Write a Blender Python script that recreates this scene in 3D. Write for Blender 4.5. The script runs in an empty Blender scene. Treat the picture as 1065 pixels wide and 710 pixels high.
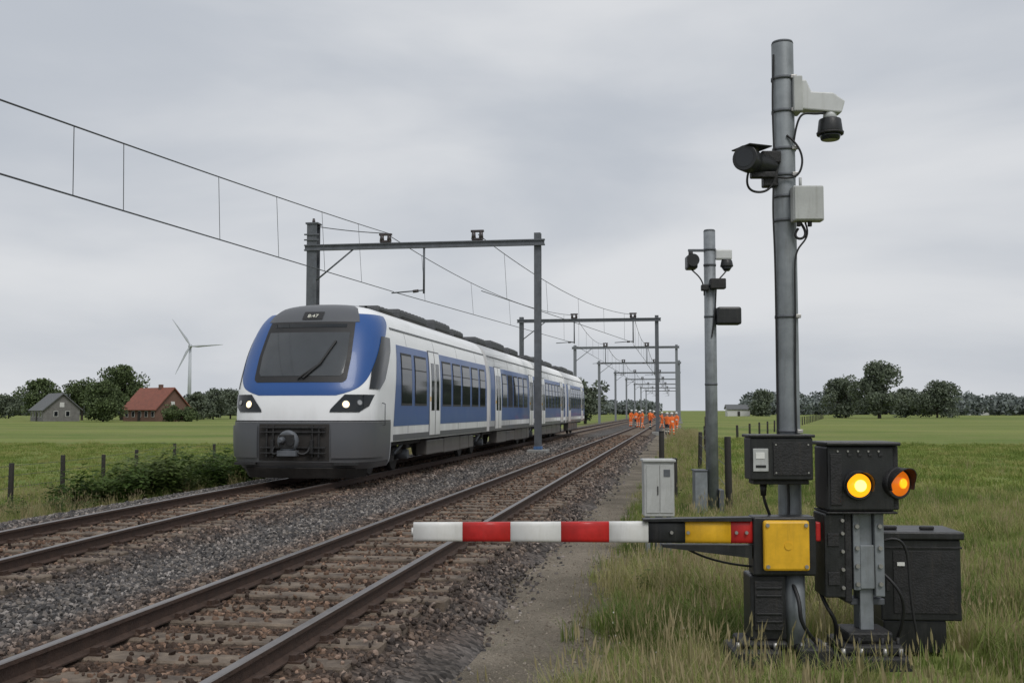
import bpy, bmesh, math, random
import numpy as np
from mathutils import Vector, Matrix, Euler
random.seed(7); rng=np.random.default_rng(7)
scene=bpy.context.scene
COL=scene.collection
scene.view_settings.view_transform='Standard'
scene.view_settings.look='None'
scene.view_settings.exposure=0

# ------------------------------------------------------------ materials
def mat(name,col,rough=.6,metal=0.,var=.15,scale=6.,bump=0,bscale=None,col2=None,emit=None,es=0,coat=0,detail=6,streak=None):
    m=bpy.data.materials.new(name); m.use_nodes=True
    nt=m.node_tree; n=nt.nodes; l=nt.links; b=n['Principled BSDF']
    tc=n.new('ShaderNodeTexCoord')
    no=n.new('ShaderNodeTexNoise'); no.inputs['Scale'].default_value=scale; no.inputs['Detail'].default_value=detail; no.inputs['Roughness'].default_value=.65
    l.new(tc.outputs['Object'],no.inputs['Vector'])
    cr=n.new('ShaderNodeValToRGB'); cr.color_ramp.elements[0].position=.3; cr.color_ramp.elements[1].position=.7
    c1=tuple(max(0,c*(1-var)) for c in col)+(1,)
    c2=(tuple(col2)+(1,)) if col2 else tuple(min(1,c*(1+var)) for c in col)+(1,)
    cr.color_ramp.elements[0].color=c1; cr.color_ramp.elements[1].color=c2
    l.new(no.outputs['Fac'],cr.inputs['Fac']); last=cr.outputs['Color']
    if streak: # run-off grime: noise stretched along the vertical, plus blotches
        mp=n.new('ShaderNodeMapping'); mp.inputs['Scale'].default_value=(1,1,.08); l.new(tc.outputs['Object'],mp.inputs[0])
        n2=n.new('ShaderNodeTexNoise'); n2.inputs['Scale'].default_value=26; n2.inputs['Detail'].default_value=7; n2.inputs['Roughness'].default_value=.7; l.new(mp.outputs[0],n2.inputs['Vector'])
        r2=n.new('ShaderNodeMapRange'); r2.inputs['From Min'].default_value=.52; r2.inputs['From Max'].default_value=.75; r2.inputs['To Max'].default_value=streak[0]; l.new(n2.outputs['Fac'],r2.inputs['Value'])
        mx=n.new('ShaderNodeMix'); mx.data_type='RGBA'; l.new(r2.outputs[0],mx.inputs[0]); l.new(last,mx.inputs[6]); mx.inputs[7].default_value=tuple(streak[1])+(1,); last=mx.outputs[2]
    l.new(last,b.inputs['Base Color'])
    b.inputs['Metallic'].default_value=metal
    mr=n.new('ShaderNodeMapRange'); mr.inputs['To Min'].default_value=max(.02,rough*.75); mr.inputs['To Max'].default_value=min(1,rough*1.3)
    l.new(no.outputs['Fac'],mr.inputs['Value']); l.new(mr.outputs['Result'],b.inputs['Roughness'])
    if coat: b.inputs['Coat Weight'].default_value=coat
    if bump:
        nb=n.new('ShaderNodeTexNoise'); nb.inputs['Scale'].default_value=bscale or scale*5; nb.inputs['Detail'].default_value=5
        l.new(tc.outputs['Object'],nb.inputs['Vector'])
        bp=n.new('ShaderNodeBump'); bp.inputs['Strength'].default_value=bump; bp.inputs['Distance'].default_value=.02
        l.new(nb.outputs['Fac'],bp.inputs['Height']); l.new(bp.outputs['Normal'],b.inputs['Normal'])
    if emit:
        b.inputs['Emission Color'].default_value=tuple(emit)+(1,); b.inputs['Emission Strength'].default_value=es
    return m

def dirty_paint(name,col,rough=.28,dz=1.2,dcol=(.14,.12,.10),mx_=.35):
    """paint with brake dirt creeping up from the underframe (object z)"""
    m=mat(name,col,rough,0,.04,.8,coat=.15)
    nt=m.node_tree;n=nt.nodes;l=nt.links;b=n['Principled BSDF']
    src=b.inputs['Base Color'].links[0].from_socket
    tc=n.new('ShaderNodeTexCoord'); sp=n.new('ShaderNodeSeparateXYZ'); l.new(tc.outputs['Object'],sp.inputs[0])
    no=n.new('ShaderNodeTexNoise'); no.inputs['Scale'].default_value=1.0; no.inputs['Detail'].default_value=8
    mp=n.new('ShaderNodeMapping'); mp.inputs['Scale'].default_value=(3,3,.5); l.new(tc.outputs['Object'],mp.inputs[0]); l.new(mp.outputs[0],no.inputs['Vector'])
    ad=n.new('ShaderNodeMath'); ad.operation='MULTIPLY_ADD'; ad.inputs[1].default_value=1.2; l.new(no.outputs['Fac'],ad.inputs[0])
    l.new(sp.outputs[2],ad.inputs[2])
    mr=n.new('ShaderNodeMapRange'); mr.inputs['From Min'].default_value=dz+.1; mr.inputs['From Max'].default_value=dz+1.0
    mr.inputs['To Min'].default_value=mx_; mr.inputs['To Max'].default_value=.01; l.new(ad.outputs[0],mr.inputs['Value'])
    mx=n.new('ShaderNodeMix'); mx.data_type='RGBA'; l.new(mr.outputs[0],mx.inputs[0]); l.new(src,mx.inputs[6]); mx.inputs[7].default_value=dcol+(1,)
    l.new(mx.outputs[2],b.inputs['Base Color'])
    return m

M={}
M['white']=dirty_paint('train_white',(.86,.87,.88),.35)
M['blue']=dirty_paint('train_blue',(.012,.075,.27),.35,dz=.9,mx_=.15)
M['tgrey']=dirty_paint('train_grey',(.085,.09,.10),.5,.6)
M['tdark']=dirty_paint('train_skirt_dark',(.05,.052,.056),.6,.5,mx_=.5)
M['troof']=mat('train_roof',(.07,.073,.078),.7,0,.2,2)
M['glass']=mat('dark_glass',(.012,.015,.018),.05,0,.2,.4)
M['glass2']=mat('windscreen_glass',(.06,.066,.072),.07,0,.3,.3)
M['black']=mat('black_rubber',(.015,.015,.016),.55,0,.25,8)
M['under']=mat('underframe',(.028,.025,.023),.8,0,.4,4,.3)
M['steel']=mat('galvanised_steel',(.225,.245,.26),.55,.25,.25,5,.06,60,streak=(.55,(.12,.115,.10)))
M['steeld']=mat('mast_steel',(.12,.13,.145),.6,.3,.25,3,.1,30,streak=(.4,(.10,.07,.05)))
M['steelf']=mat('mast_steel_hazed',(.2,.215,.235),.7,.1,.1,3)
M['bpaint']=mat('black_enclosure',(.014,.015,.016),.42,0,.5,5,.08,80,streak=(.5,(.055,.052,.046)))
M['cast']=mat('black_castings',(.02,.02,.021),.6,.1,.5,12,.3,60,streak=(.4,(.06,.05,.04)))
M['ltgrey']=mat('light_grey_enclosure',(.44,.45,.44),.5,0,.14,4,.05,60,streak=(.45,(.22,.21,.18)))
M['camw']=mat('camera_housing_white',(.58,.59,.59),.4,0,.08,6,streak=(.35,(.3,.29,.26)))
M['red']=mat('barrier_red',(.50,.02,.018),.38,0,.18,9,.03,streak=(.3,(.2,.04,.03)))
M['bwhite']=mat('barrier_white',(.80,.80,.78),.4,0,.05,9,.03,col2=(.68,.67,.64),streak=(.3,(.4,.39,.35)))
M['yellow']=mat('barrier_yellow',(.76,.43,.02),.4,0,.14,9,.03,streak=(.35,(.35,.2,.03)))
M['cable']=mat('cable_rubber',(.012,.012,.013),.5)
M['wire']=mat('overhead_wire',(.09,.095,.10),.6,.3)
M['insul']=mat('insulator',(.05,.04,.04),.3)
M['label']=mat('label_white',(.75,.75,.72),.5,0,.1,30)
M['conc']=mat('concrete_footing',(.28,.28,.27),.85,0,.2,8,.4)
M['bluep']=mat('blue_base_paint',(.06,.13,.28),.6,0,.3,6)
M['bolt']=mat('bolt_zinc',(.40,.39,.37),.4,.7)
M['postw']=mat('fence_post_timber',(.028,.025,.022),.85,0,.35,9,.4)
M['amber']=mat('amber_lens',(.8,.3,.01),.2,0,.1,8,emit=(1,.36,.01),es=1.5)
M['amberd']=mat('amber_lens_dim',(.6,.15,.01),.2,0,.1,8,emit=(1,.2,.01),es=.5)
M['amberc']=mat('amber_core',(1,.6,.1),.2,emit=(1,.55,.10),es=4)
M['head']=mat('headlamp',(1,.9,.7),.2,emit=(1,.70,.34),es=2.2)
M['headoff']=mat('headlamp_unlit',(.35,.36,.37),.15)
M['disp']=mat('display_text',(.5,.5,.45),.4,emit=(.8,.8,.65),es=.25)
M['timber']=mat('sleeper_timber',(.095,.07,.052),.9,0,.4,5,.7,40,col2=(.235,.185,.14))
M['rust']=mat('rail_rust',(.060,.036,.026),.85,.1,.35,9,.4,60)
M['railtop']=mat('rail_head_polished',(.22,.20,.19),.36,.8,.2,4)
M['orange']=mat('hi_vis_orange',(.85,.17,.03),.7,0,.1,6)
M['strip']=mat('reflective_strip',(.7,.7,.6),.4)
M['skin']=mat('skin',(.5,.3,.22),.6)
M['hat']=mat('helmet_white',(.75,.75,.72),.35)
M['boot']=mat('boot_black',(.02,.02,.02),.7)
M['navy']=mat('work_trousers_navy',(.03,.035,.05),.8)
M['brick']=mat('brick_wall',(.15,.085,.065),.9,0,.25,3,.3)
M['greywall']=mat('weathered_boards',(.17,.165,.16),.9,0,.25,2)
M['redroof']=mat('red_roof_tiles',(.22,.08,.055),.8,0,.22,1.5)
M['greyroof']=mat('grey_roof_sheet',(.12,.125,.13),.8,0,.2,1.5)
M['wframe']=mat('white_frames',(.6,.6,.59),.6)
M['turb']=mat('turbine_white',(.45,.475,.51),.6,0,.03)
M['bark']=mat('bark',(.06,.05,.04),.95,0,.3,3,.5)

# ------------------------------------------------------------ helpers
def link(o,parent=None):
    COL.objects.link(o)
    if parent: o.parent=parent
    return o
def empty(name,loc=(0,0,0),rz=0):
    e=bpy.data.objects.new(name,None); e.location=loc; e.rotation_euler=(0,0,rz); e.empty_display_size=.2
    return link(e)
def mesh_obj(name,verts,faces,mats,parent=None,smooth=False,midx=None,loc=(0,0,0)):
    me=bpy.data.meshes.new(name); me.from_pydata([tuple(v) for v in verts],[],[tuple(f) for f in faces])
    for m in (mats if isinstance(mats,(list,tuple)) else [mats]): me.materials.append(m)
    if midx is not None: me.polygons.foreach_set('material_index',midx)
    if smooth: me.polygons.foreach_set('use_smooth',[True]*len(me.polygons))
    me.update(); o=bpy.data.objects.new(name,me); o.location=loc
    return link(o,parent)
def box(par,name,c,s,m,bev=.006,rot=(0,0,0),seg=2):
    bm=bmesh.new(); bmesh.ops.create_cube(bm,size=1)
    for v in bm.verts: v.co=Vector((v.co.x*s[0],v.co.y*s[1],v.co.z*s[2]))
    if bev>0: bmesh.ops.bevel(bm,geom=bm.edges[:],offset=min(bev,min(s)*.4),segments=seg,profile=.5,affect='EDGES')
    me=bpy.data.meshes.new(name); bm.to_mesh(me); bm.free(); me.materials.append(m)
    o=bpy.data.objects.new(name,me); o.location=c; o.rotation_euler=rot
    return link(o,par)
def bx(par,name,x0,x1,y0,y1,z0,z1,m,bev=.006):
    return box(par,name,((x0+x1)/2,(y0+y1)/2,(z0+z1)/2),(abs(x1-x0),abs(y1-y0),abs(z1-z0)),m,bev)
def cyl(par,name,p0,p1,r0,r1,m,seg=20,caps=True,bev=0):
    p0=Vector(p0);p1=Vector(p1);d=p1-p0;L=d.length
    bm=bmesh.new(); bmesh.ops.create_cone(bm,cap_ends=caps,cap_tris=False,segments=seg,radius1=r0,radius2=r1,depth=L)
    if bev:
        ed=[e for e in bm.edges if any(len(f.verts)>4 for f in e.link_faces)]
        bmesh.ops.bevel(bm,geom=ed,offset=bev,segments=2,profile=.5,affect='EDGES')
    for f in bm.faces: f.smooth=len(f.verts)==4
    me=bpy.data.meshes.new(name); bm.to_mesh(me); bm.free(); me.materials.append(m)
    o=bpy.data.objects.new(name,me); o.location=(p0+p1)/2
    o.rotation_mode='QUATERNION'; o.rotation_quaternion=d.to_track_quat('Z','Y')
    return link(o,par)
def tube(par,name,pts,r,m,smooth=True,res=6):
    cu=bpy.data.curves.new(name,'CURVE'); cu.dimensions='3D'; cu.bevel_depth=r; cu.bevel_resolution=2
    if smooth and len(pts)>2:
        s=cu.splines.new('NURBS'); s.points.add(len(pts)-1)
        for i,p in enumerate(pts): s.points[i].co=tuple(p)+(1,)
        s.use_endpoint_u=True; s.order_u=min(4,len(pts)); s.resolution_u=res
    else:
        s=cu.splines.new('POLY'); s.points.add(len(pts)-1)
        for i,p in enumerate(pts): s.points[i].co=tuple(p)+(1,)
    cu.materials.append(m); o=bpy.data.objects.new(name,cu); return link(o,par)
class MB:  # multi-box mesh builder
    def __init__(s): s.v=[];s.f=[];s.m=[]
    def box(s,c,sz,rz=0,mi=0,tilt=0):
        b=len(s.v); ca,sa=math.cos(rz),math.sin(rz)
        for dz in(-.5,.5):
            for dx,dy in((-.5,-.5),(.5,-.5),(.5,.5),(-.5,.5)):
                x=dx*sz[0];y=dy*sz[1]
                s.v.append((c[0]+x*ca-y*sa,c[1]+x*sa+y*ca,c[2]+dz*sz[2]+tilt*x))
        for f in((0,3,2,1),(4,5,6,7),(0,1,5,4),(1,2,6,5),(2,3,7,6),(3,0,4,7)):
            s.f.append(tuple(b+i for i in f)); s.m.append(mi)
    def obj(s,name,mats,parent=None): return mesh_obj(name,s.v,s.f,mats,parent,midx=s.m)

# ------------------------------------------------------------ camera
TH=math.atan(173/1100.); C_,S_=math.cos(TH),math.sin(TH)
cam=bpy.data.cameras.new('camera'); cam.lens=37.2; cam.sensor_width=36; cam.clip_end=20000; cam.clip_start=.1
co=bpy.data.objects.new('camera',cam); co.location=(0,0,1.6)
co.rotation_euler=(math.radians(90+3.72),0,TH); link(co); scene.camera=co

# ------------------------------------------------------------ world / sun
w=bpy.data.worlds.new('World'); scene.world=w; w.use_nodes=True
nt=w.node_tree;n=nt.nodes;l=nt.links; n.clear()
out=n.new('ShaderNodeOutputWorld')
sky=n.new('ShaderNodeTexSky'); sky.sky_type='NISHITA'; sky.sun_disc=False; sky.sun_elevation=math.radians(52); sky.sun_rotation=math.radians(150); sky.dust_density=4
b1=n.new('ShaderNodeBackground'); b1.inputs[1].default_value=.08; l.new(sky.outputs[0],b1.inputs[0])
tc=n.new('ShaderNodeTexCoord'); mp=n.new('ShaderNodeMapping'); mp.inputs['Scale'].default_value=(1.0,1.0,3.6); mp.inputs['Rotation'].default_value=(.05,.10,.4)
l.new(tc.outputs['Generated'],mp.inputs[0])
no=n.new('ShaderNodeTexNoise'); no.inputs['Scale'].default_value=2.0; no.inputs['Detail'].default_value=7; no.inputs['Roughness'].default_value=.47; no.inputs['Distortion'].default_value=.3
l.new(mp.outputs[0],no.inputs['Vector'])
cr=n.new('ShaderNodeValToRGB'); cr.color_ramp.interpolation='EASE'; cr.color_ramp.elements[0].position=.33; cr.color_ramp.elements[1].position=.68
cr.color_ramp.elements[0].color=(.52,.555,.61,1); cr.color_ramp.elements[1].color=(.735,.75,.775,1)
l.new(no.outputs['Fac'],cr.inputs['Fac'])
b2=n.new('ShaderNodeBackground'); b2.inputs[1].default_value=1.0; l.new(cr.outputs[0],b2.inputs[0])
mx=n.new('ShaderNodeMixShader'); mx.inputs[0].default_value=.95; l.new(b1.outputs[0],mx.inputs[1]); l.new(b2.outputs[0],mx.inputs[2]); l.new(mx.outputs[0],out.inputs[0])
sd=bpy.data.lights.new('sun','SUN'); sd.energy=1.4; sd.angle=math.radians(22); sd.color=(1,.97,.93)
so=bpy.data.objects.new('sun',sd); az=math.radians(150)
dirv=Vector((math.sin(az)*math.cos(math.radians(52)),math.cos(az)*math.cos(math.radians(52)),math.sin(math.radians(52))))
so.rotation_mode='QUATERNION'; so.rotation_quaternion=dirv.to_track_quat('Z','Y'); so.location=(20,-20,40); link(so)

# ------------------------------------------------------------ terrain
def tz(X,Y=0):
    X=np.asarray(X,float)
    z=np.interp(X,[-40,-18,-14,-12.2,-1,3,6,12],[-.95,-.88,-.72,-.52,-.43,-.38,-.48,-.72])
    return z+.03*np.sin(X*1.3+np.asarray(Y)*.7)*(np.abs(X-1)>2)*np.clip(np.abs(X-1)-2,0,1)
xs=np.concatenate([[-5000,-2500,-1200,-600,-300,-150,-80,-50,-40,-32],np.arange(-28,16,.5),[18,22,30,40,60,100,200,400,800,1600,3000,5000]])
ys=np.concatenate([[-60,-20,-5],np.arange(0,50,1.),np.arange(50,120,5),[130,160,200,260,340,450,600,900,1400,2200,3500,6000]])
V=[(x,y,float(tz(x,y))) for y in ys for x in xs]; nx=len(xs)
F=[(j*nx+i,j*nx+i+1,(j+1)*nx+i+1,(j+1)*nx+i) for j in range(len(ys)-1) for i in range(nx-1)]
def ground_mat():
    m=bpy.data.materials.new('meadow_ground'); m.use_nodes=True; nt=m.node_tree;n=nt.nodes;l=nt.links;b=n['Principled BSDF']; b.inputs['Roughness'].default_value=.95; b.inputs['Specular IOR Level'].default_value=.1
    g=n.new('ShaderNodeNewGeometry')
    def noise(s,d=6,sc=(1,1,1)):
        mp=n.new('ShaderNodeMapping'); mp.inputs['Scale'].default_value=sc; l.new(g.outputs['Position'],mp.inputs[0])
        x=n.new('ShaderNodeTexNoise'); x.inputs['Scale'].default_value=s; x.inputs['Detail'].default_value=d; l.new(mp.outputs[0],x.inputs['Vector']); return x
    def ramp(src,a,ca,bb,cb):
        r=n.new('ShaderNodeValToRGB'); r.color_ramp.elements[0].position=a; r.color_ramp.elements[1].position=bb; r.color_ramp.elements[0].color=ca+(1,); r.color_ramp.elements[1].color=cb+(1,); l.new(src,r.inputs['Fac']); return r
    def mix(f,a,bb,mode='MIX'):
        x=n.new('ShaderNodeMix'); x.data_type='RGBA'; x.blend_type=mode
        if isinstance(f,(int,float)): x.inputs[0].default_value=f
        else: l.new(f,x.inputs[0])
        l.new(a,x.inputs[6]); l.new(bb,x.inputs[7]); return x
    big=noise(.035,5,(.5,1.3,1)); fine=noise(6,8); mid=noise(.5,6,(.5,1.2,1))
    base=ramp(big.outputs[0],.38,(.125,.18,.045),.62,(.215,.25,.075))
    f2=ramp(fine.outputs[0],.3,(.65,.65,.65),.72,(1.2,1.2,1.15)); 
    m1=mix(.75,base.outputs[0],f2.outputs[0],'MULTIPLY')
    str_=ramp(mid.outputs[0],.46,(0,0,0),.70,(.75,.75,.75)); dry=ramp(fine.outputs[0],.3,(.19,.18,.07),.7,(.26,.24,.11))
    m2=mix(str_.outputs[0],m1.outputs[2],dry.outputs[0])
    sp=n.new('ShaderNodeSeparateXYZ'); l.new(g.outputs['Position'],sp.inputs[0])
    mr=n.new('ShaderNodeMapRange'); mr.inputs['From Min'].default_value=-17.5; mr.inputs['From Max'].default_value=-14; l.new(sp.outputs[0],mr.inputs['Value'])
    mr2=n.new('ShaderNodeMapRange'); mr2.inputs['From Min'].default_value=.9; mr2.inputs['From Max'].default_value=-.6; l.new(sp.outputs[0],mr2.inputs['Value'])
    mu=n.new('ShaderNodeMath'); mu.operation='MULTIPLY'; l.new(mr.outputs[0],mu.inputs[0]); l.new(mr2.outputs[0],mu.inputs[1])
    soil=ramp(fine.outputs[0],.3,(.11,.10,.06),.7,(.20,.18,.11))
    m3=mix(mu.outputs[0],m2.outputs[2],soil.outputs[0])
    l.new(m3.outputs[2],b.inputs['Base Color'])
    bp=n.new('ShaderNodeBump'); bp.inputs['Strength'].default_value=.5; bp.inputs['Distance'].default_value=.1; l.new(fine.outputs[0],bp.inputs['Height']); l.new(bp.outputs[0],b.inputs['Normal'])
    return m
mesh_obj('ground',V,F,ground_mat(),smooth=True)

def brown_mix(nt,g,last):
    n=nt.nodes;l=nt.links
    sp=n.new('ShaderNodeSeparateXYZ'); l.new(g.outputs['Position'],sp.inputs[0])
    no=n.new('ShaderNodeTexNoise'); no.inputs['Scale'].default_value=1.4; l.new(g.outputs['Position'],no.inputs['Vector'])
    res=None
    for c in(-3.54,-8.3):
        a=n.new('ShaderNodeMath'); a.operation='ADD'; a.inputs[1].default_value=-c; l.new(sp.outputs[0],a.inputs[0])
        ab=n.new('ShaderNodeMath'); ab.operation='ABSOLUTE'; l.new(a.outputs[0],ab.inputs[0])
        jn=n.new('ShaderNodeMath'); jn.operation='MULTIPLY_ADD'; jn.inputs[1].default_value=1.0; l.new(no.outputs[0],jn.inputs[0]); l.new(ab.outputs[0],jn.inputs[2])
        mr=n.new('ShaderNodeMapRange'); mr.inputs['From Min'].default_value=2.5; mr.inputs['From Max'].default_value=1.4; mr.inputs['To Min'].default_value=.12; mr.inputs['To Max'].default_value=1; l.new(jn.outputs[0],mr.inputs['Value'])
        if res is None: res=mr.outputs[0]
        else:
            ad=n.new('ShaderNodeMath'); ad.operation='MAXIMUM'; l.new(res,ad.inputs[0]); l.new(mr.outputs[0],ad.inputs[1]); res=ad.outputs[0]
    br=n.new('ShaderNodeMix'); br.data_type='RGBA'; br.blend_type='MULTIPLY'; br.inputs[0].default_value=1; l.new(last,br.inputs[6]); br.inputs[7].default_value=(.93,.64,.48,1)
    x=n.new('ShaderNodeMix'); x.data_type='RGBA'; l.new(res,x.inputs[0]); l.new(last,x.inputs[6]); l.new(br.outputs[2],x.inputs[7])
    return x.outputs[2]
def gravel_mat(name,scale,a,b_,brown=False):
    m=bpy.data.materials.new(name); m.use_nodes=True; nt=m.node_tree;n=nt.nodes;l=nt.links;b=n['Principled BSDF']; b.inputs['Roughness'].default_value=.9; b.inputs['Specular IOR Level'].default_value=.25
    g=n.new('ShaderNodeNewGeometry')
    v=n.new('ShaderNodeTexVoronoi'); v.inputs['Scale'].default_value=scale; l.new(g.outputs['Position'],v.inputs['Vector'])
    sp=n.new('ShaderNodeSeparateColor'); l.new(v.outputs['Color'],sp.inputs[0])
    r=n.new('ShaderNodeValToRGB'); r.color_ramp.elements[0].color=a+(1,); r.color_ramp.elements[1].color=b_+(1,); l.new(sp.outputs[0],r.inputs['Fac'])
    last=r.outputs[0]
    no=n.new('ShaderNodeTexNoise'); no.inputs['Scale'].default_value=.9; no.inputs['Detail'].default_value=7; l.new(g.outputs['Position'],no.inputs['Vector'])
    if brown: last=brown_mix(nt,g,last)
    rr=n.new('ShaderNodeValToRGB'); rr.color_ramp.elements[0].position=.35; rr.color_ramp.elements[0].color=(.6,.6,.58,1); rr.color_ramp.elements[1].position=.65; rr.color_ramp.elements[1].color=(1.1,1.1,1.1,1); l.new(no.outputs[0],rr.inputs[0])
    x=n.new('ShaderNodeMix'); x.data_type='RGBA'; x.blend_type='MULTIPLY'; x.inputs[0].default_value=1; l.new(last,x.inputs[6]); l.new(rr.outputs[0],x.inputs[7]); l.new(x.outputs[2],b.inputs['Base Color'])
    bp=n.new('ShaderNodeBump'); bp.inputs['Strength'].default_value=.9; bp.inputs['Distance'].default_value=.03; bp.invert=True; l.new(v.outputs['Distance'],bp.inputs['Height']); l.new(bp.outputs[0],b.inputs['Normal'])
    return m
M['ballast']=gravel_mat('ballast_bed',22,(.04,.039,.038),(.165,.16,.155),True)
M['path']=gravel_mat('path_gravel',70,(.20,.17,.13),(.33,.285,.225))
def far_shift(Y):
    t=np.clip((21.5-np.asarray(Y,float))/12,0,None); return .48*np.where(t<1,t*t,2*t-1)
BXp=[-12.3,-11.9,-10.9,-10.0,-6.9,-6.4,-5.5,-5.0,-2.35,-2.1,-1.9,-1.78]
BZp=[-.56,-.47,-.25,-.19,-.19,-.27,-.27,-.19,-.19,-.28,-.38,-.45]
def bz(X): return np.interp(X,BXp,BZp)
yy=np.concatenate([np.arange(-20,60,1.),np.arange(60,700,20)])
V=[];F=[]
for y in yy:
    for i,(x,z) in enumerate(zip(BXp,BZp)):
        dx=.12*math.sin(y*.9)+.1*math.sin(y*2.3+1) if i in(0,1,10,11) else 0
        V.append((x+dx,y,z))
k=len(BXp); F=[(j*k+i,j*k+i+1,(j+1)*k+i+1,(j+1)*k+i) for j in range(len(yy)-1) for i in range(k-1)]
mesh_obj('ballast_bed',V,F,M['ballast'],smooth=True)
V=[]
yy2=np.concatenate([np.arange(-20,60,.25),np.arange(60,420,10)])
def path_r(y): return -.74+.13*math.sin(y*.8)+.1*math.sin(y*2.1+2)+.06*math.sin(y*4.7)
for y in yy2:
    r=path_r(y)
    for i,x in enumerate(np.linspace(-2.2,r,5)): V.append((x,y,float(tz(x,y))+.02-.035*(i==4)))
F=[(j*5+i,j*5+i+1,(j+1)*5+i+1,(j+1)*5+i) for j in range(len(yy2)-1) for i in range(4)]
mesh_obj('gravel_path',V,F,M['path'],smooth=True)

# ------------------------------------------------------------ track
CX=[-3.54,-8.4]
prof=[(-.07,-.16),(.07,-.16),(.07,-.148),(.012,-.128),(.012,-.045),(.036,-.035),(.036,-.006),(.026,0),(-.026,0),(-.036,-.006),(-.036,-.035),(-.012,-.045),(-.012,-.128),(-.07,-.148)]
ry=np.concatenate([np.arange(-12,40,1.),np.arange(40,700,30)])
SLY=[]
for ti,cx in enumerate(CX):
    tr=empty('railway_track')
    mb=MB(); y=-10.; sl=[]
    fx=MB()
    while y<420:
        sh=float(far_shift(y)) if ti else 0; zz=random.uniform(-.008,.01)
        mb.box((cx+sh+random.uniform(-.05,.05),y,-.236+zz),(2.6+random.uniform(-.08,.08),.26+random.uniform(-.02,.02),.15),random.uniform(-.02,.02))
        sl.append(y)
        if y<60:
            for s in(-1,1):
                fx.box((cx+sh+s*.7525,y,-.158),(.34,.15,.016))
                for q in(-1,1): fx.box((cx+sh+s*.7525+q*.095,y,-.135),(.05,.10,.05)); fx.box((cx+sh+s*.7525+q*.135,y+.04,-.140),(.03,.03,.04))
        y+=.64+random.uniform(-.02,.02)
    SLY.append(np.array(sl))
    o=mb.obj('sleepers',[M['timber']],tr)
    bv=o.modifiers.new('bev','BEVEL'); bv.width=.015; bv.segments=1
    for s,nm in((-1,'rail_left'),(1,'rail_right')):
        V=[];F=[];mi=[]; P=len(prof)
        for yv in ry:
            sh=float(far_shift(yv)) if ti else 0
            for px,pz in prof: V.append((cx+s*.7525+sh+px,yv,pz))
        for j in range(len(ry)-1):
            for i in range(P):
                i2=(i+1)%P
                F.append((j*P+i,j*P+i2,(j+1)*P+i2,(j+1)*P+i)); mi.append(1 if i in(6,7,8) else 0)
        mesh_obj(nm,V,F,[M['rust'],M['railtop']],tr,midx=mi)
    fx.obj('rail_fasteners',[M['rust']],tr)

# ------------------------------------------------------------ instancing
def infr(X,Y,mg=1.15,ex=1.0):
    lat=X*C_+Y*S_; D=-X*S_+Y*C_
    return (np.abs(lat)<D*.484*mg+ex)&(D>2.5)
def instancer(name,P,R,S,coll,idx=None):
    me=bpy.data.meshes.new(name); me.from_pydata([tuple(p) for p in P],[],[])
    a=me.attributes.new('rot','FLOAT_VECTOR','POINT'); a.data.foreach_set('vector',np.asarray(R,dtype=np.float32).ravel())
    a=me.attributes.new('scl','FLOAT_VECTOR','POINT'); S=np.asarray(S,dtype=np.float32)
    if S.ndim==1: S=np.repeat(S[:,None],3,1)
    a.data.foreach_set('vector',S.ravel().copy())
    if idx is None: idx=rng.integers(0,100,len(P))
    a=me.attributes.new('pick','INT','POINT'); a.data.foreach_set('value',np.asarray(idx,dtype=np.int32))
    o=bpy.data.objects.new(name,me); link(o)
    ng=bpy.data.node_groups.new(name+'_gn','GeometryNodeTree')
    ng.interface.new_socket('Geometry',in_out='INPUT',socket_type='NodeSocketGeometry'); ng.interface.new_socket('Geometry',in_out='OUTPUT',socket_type='NodeSocketGeometry')
    n=ng.nodes;l=ng.links; gi=n.new('NodeGroupInput'); go=n.new('NodeGroupOutput'); ip=n.new('GeometryNodeInstanceOnPoints'); ci=n.new('GeometryNodeCollectionInfo')
    ci.inputs['Collection'].default_value=coll; ci.inputs['Separate Children'].default_value=True; ci.inputs['Reset Children'].default_value=True
    def na(nm,t):
        x=n.new('GeometryNodeInputNamedAttribute'); x.data_type=t; x.inputs['Name'].default_value=nm
        return [s for s in x.outputs if s.enabled and s.name=='Attribute'][0]
    l.new(gi.outputs[0],ip.inputs['Points']); l.new(ci.outputs[0],ip.inputs['Instance']); ip.inputs['Pick Instance'].default_value=True
    l.new(na('rot','FLOAT_VECTOR'),ip.inputs['Rotation']); l.new(na('scl','FLOAT_VECTOR'),ip.inputs['Scale']); l.new(na('pick','INT'),ip.inputs['Instance Index'])
    l.new(ip.outputs[0],go.inputs[0])
    md=o.modifiers.new('inst','NODES'); md.node_group=ng
    return o
def src_coll(name,meshes):
    c=bpy.data.collections.new(name)
    for i,me in enumerate(meshes): c.objects.link(bpy.data.objects.new(name+'_%d'%i,me))
    return c
def stone_mat():
    m=bpy.data.materials.new('ballast_stone'); m.use_nodes=True; nt=m.node_tree;n=nt.nodes;l=nt.links;b=n['Principled BSDF']; b.inputs['Roughness'].default_value=.85; b.inputs['Specular IOR Level'].default_value=.3
    oi=n.new('ShaderNodeObjectInfo'); r=n.new('ShaderNodeValToRGB'); e=r.color_ramp.elements
    e[0].color=(.035,.034,.034,1); e[1].color=(.33,.315,.30,1); x=e.new(.45); x.color=(.10,.099,.10,1); x=e.new(.8); x.color=(.165,.15,.135,1)
    l.new(oi.outputs['Random'],r.inputs[0]); g=n.new('ShaderNodeNewGeometry')
    l.new(brown_mix(nt,g,r.outputs[0]),b.inputs['Base Color']); return m
sm=stone_mat(); st=[]
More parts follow.
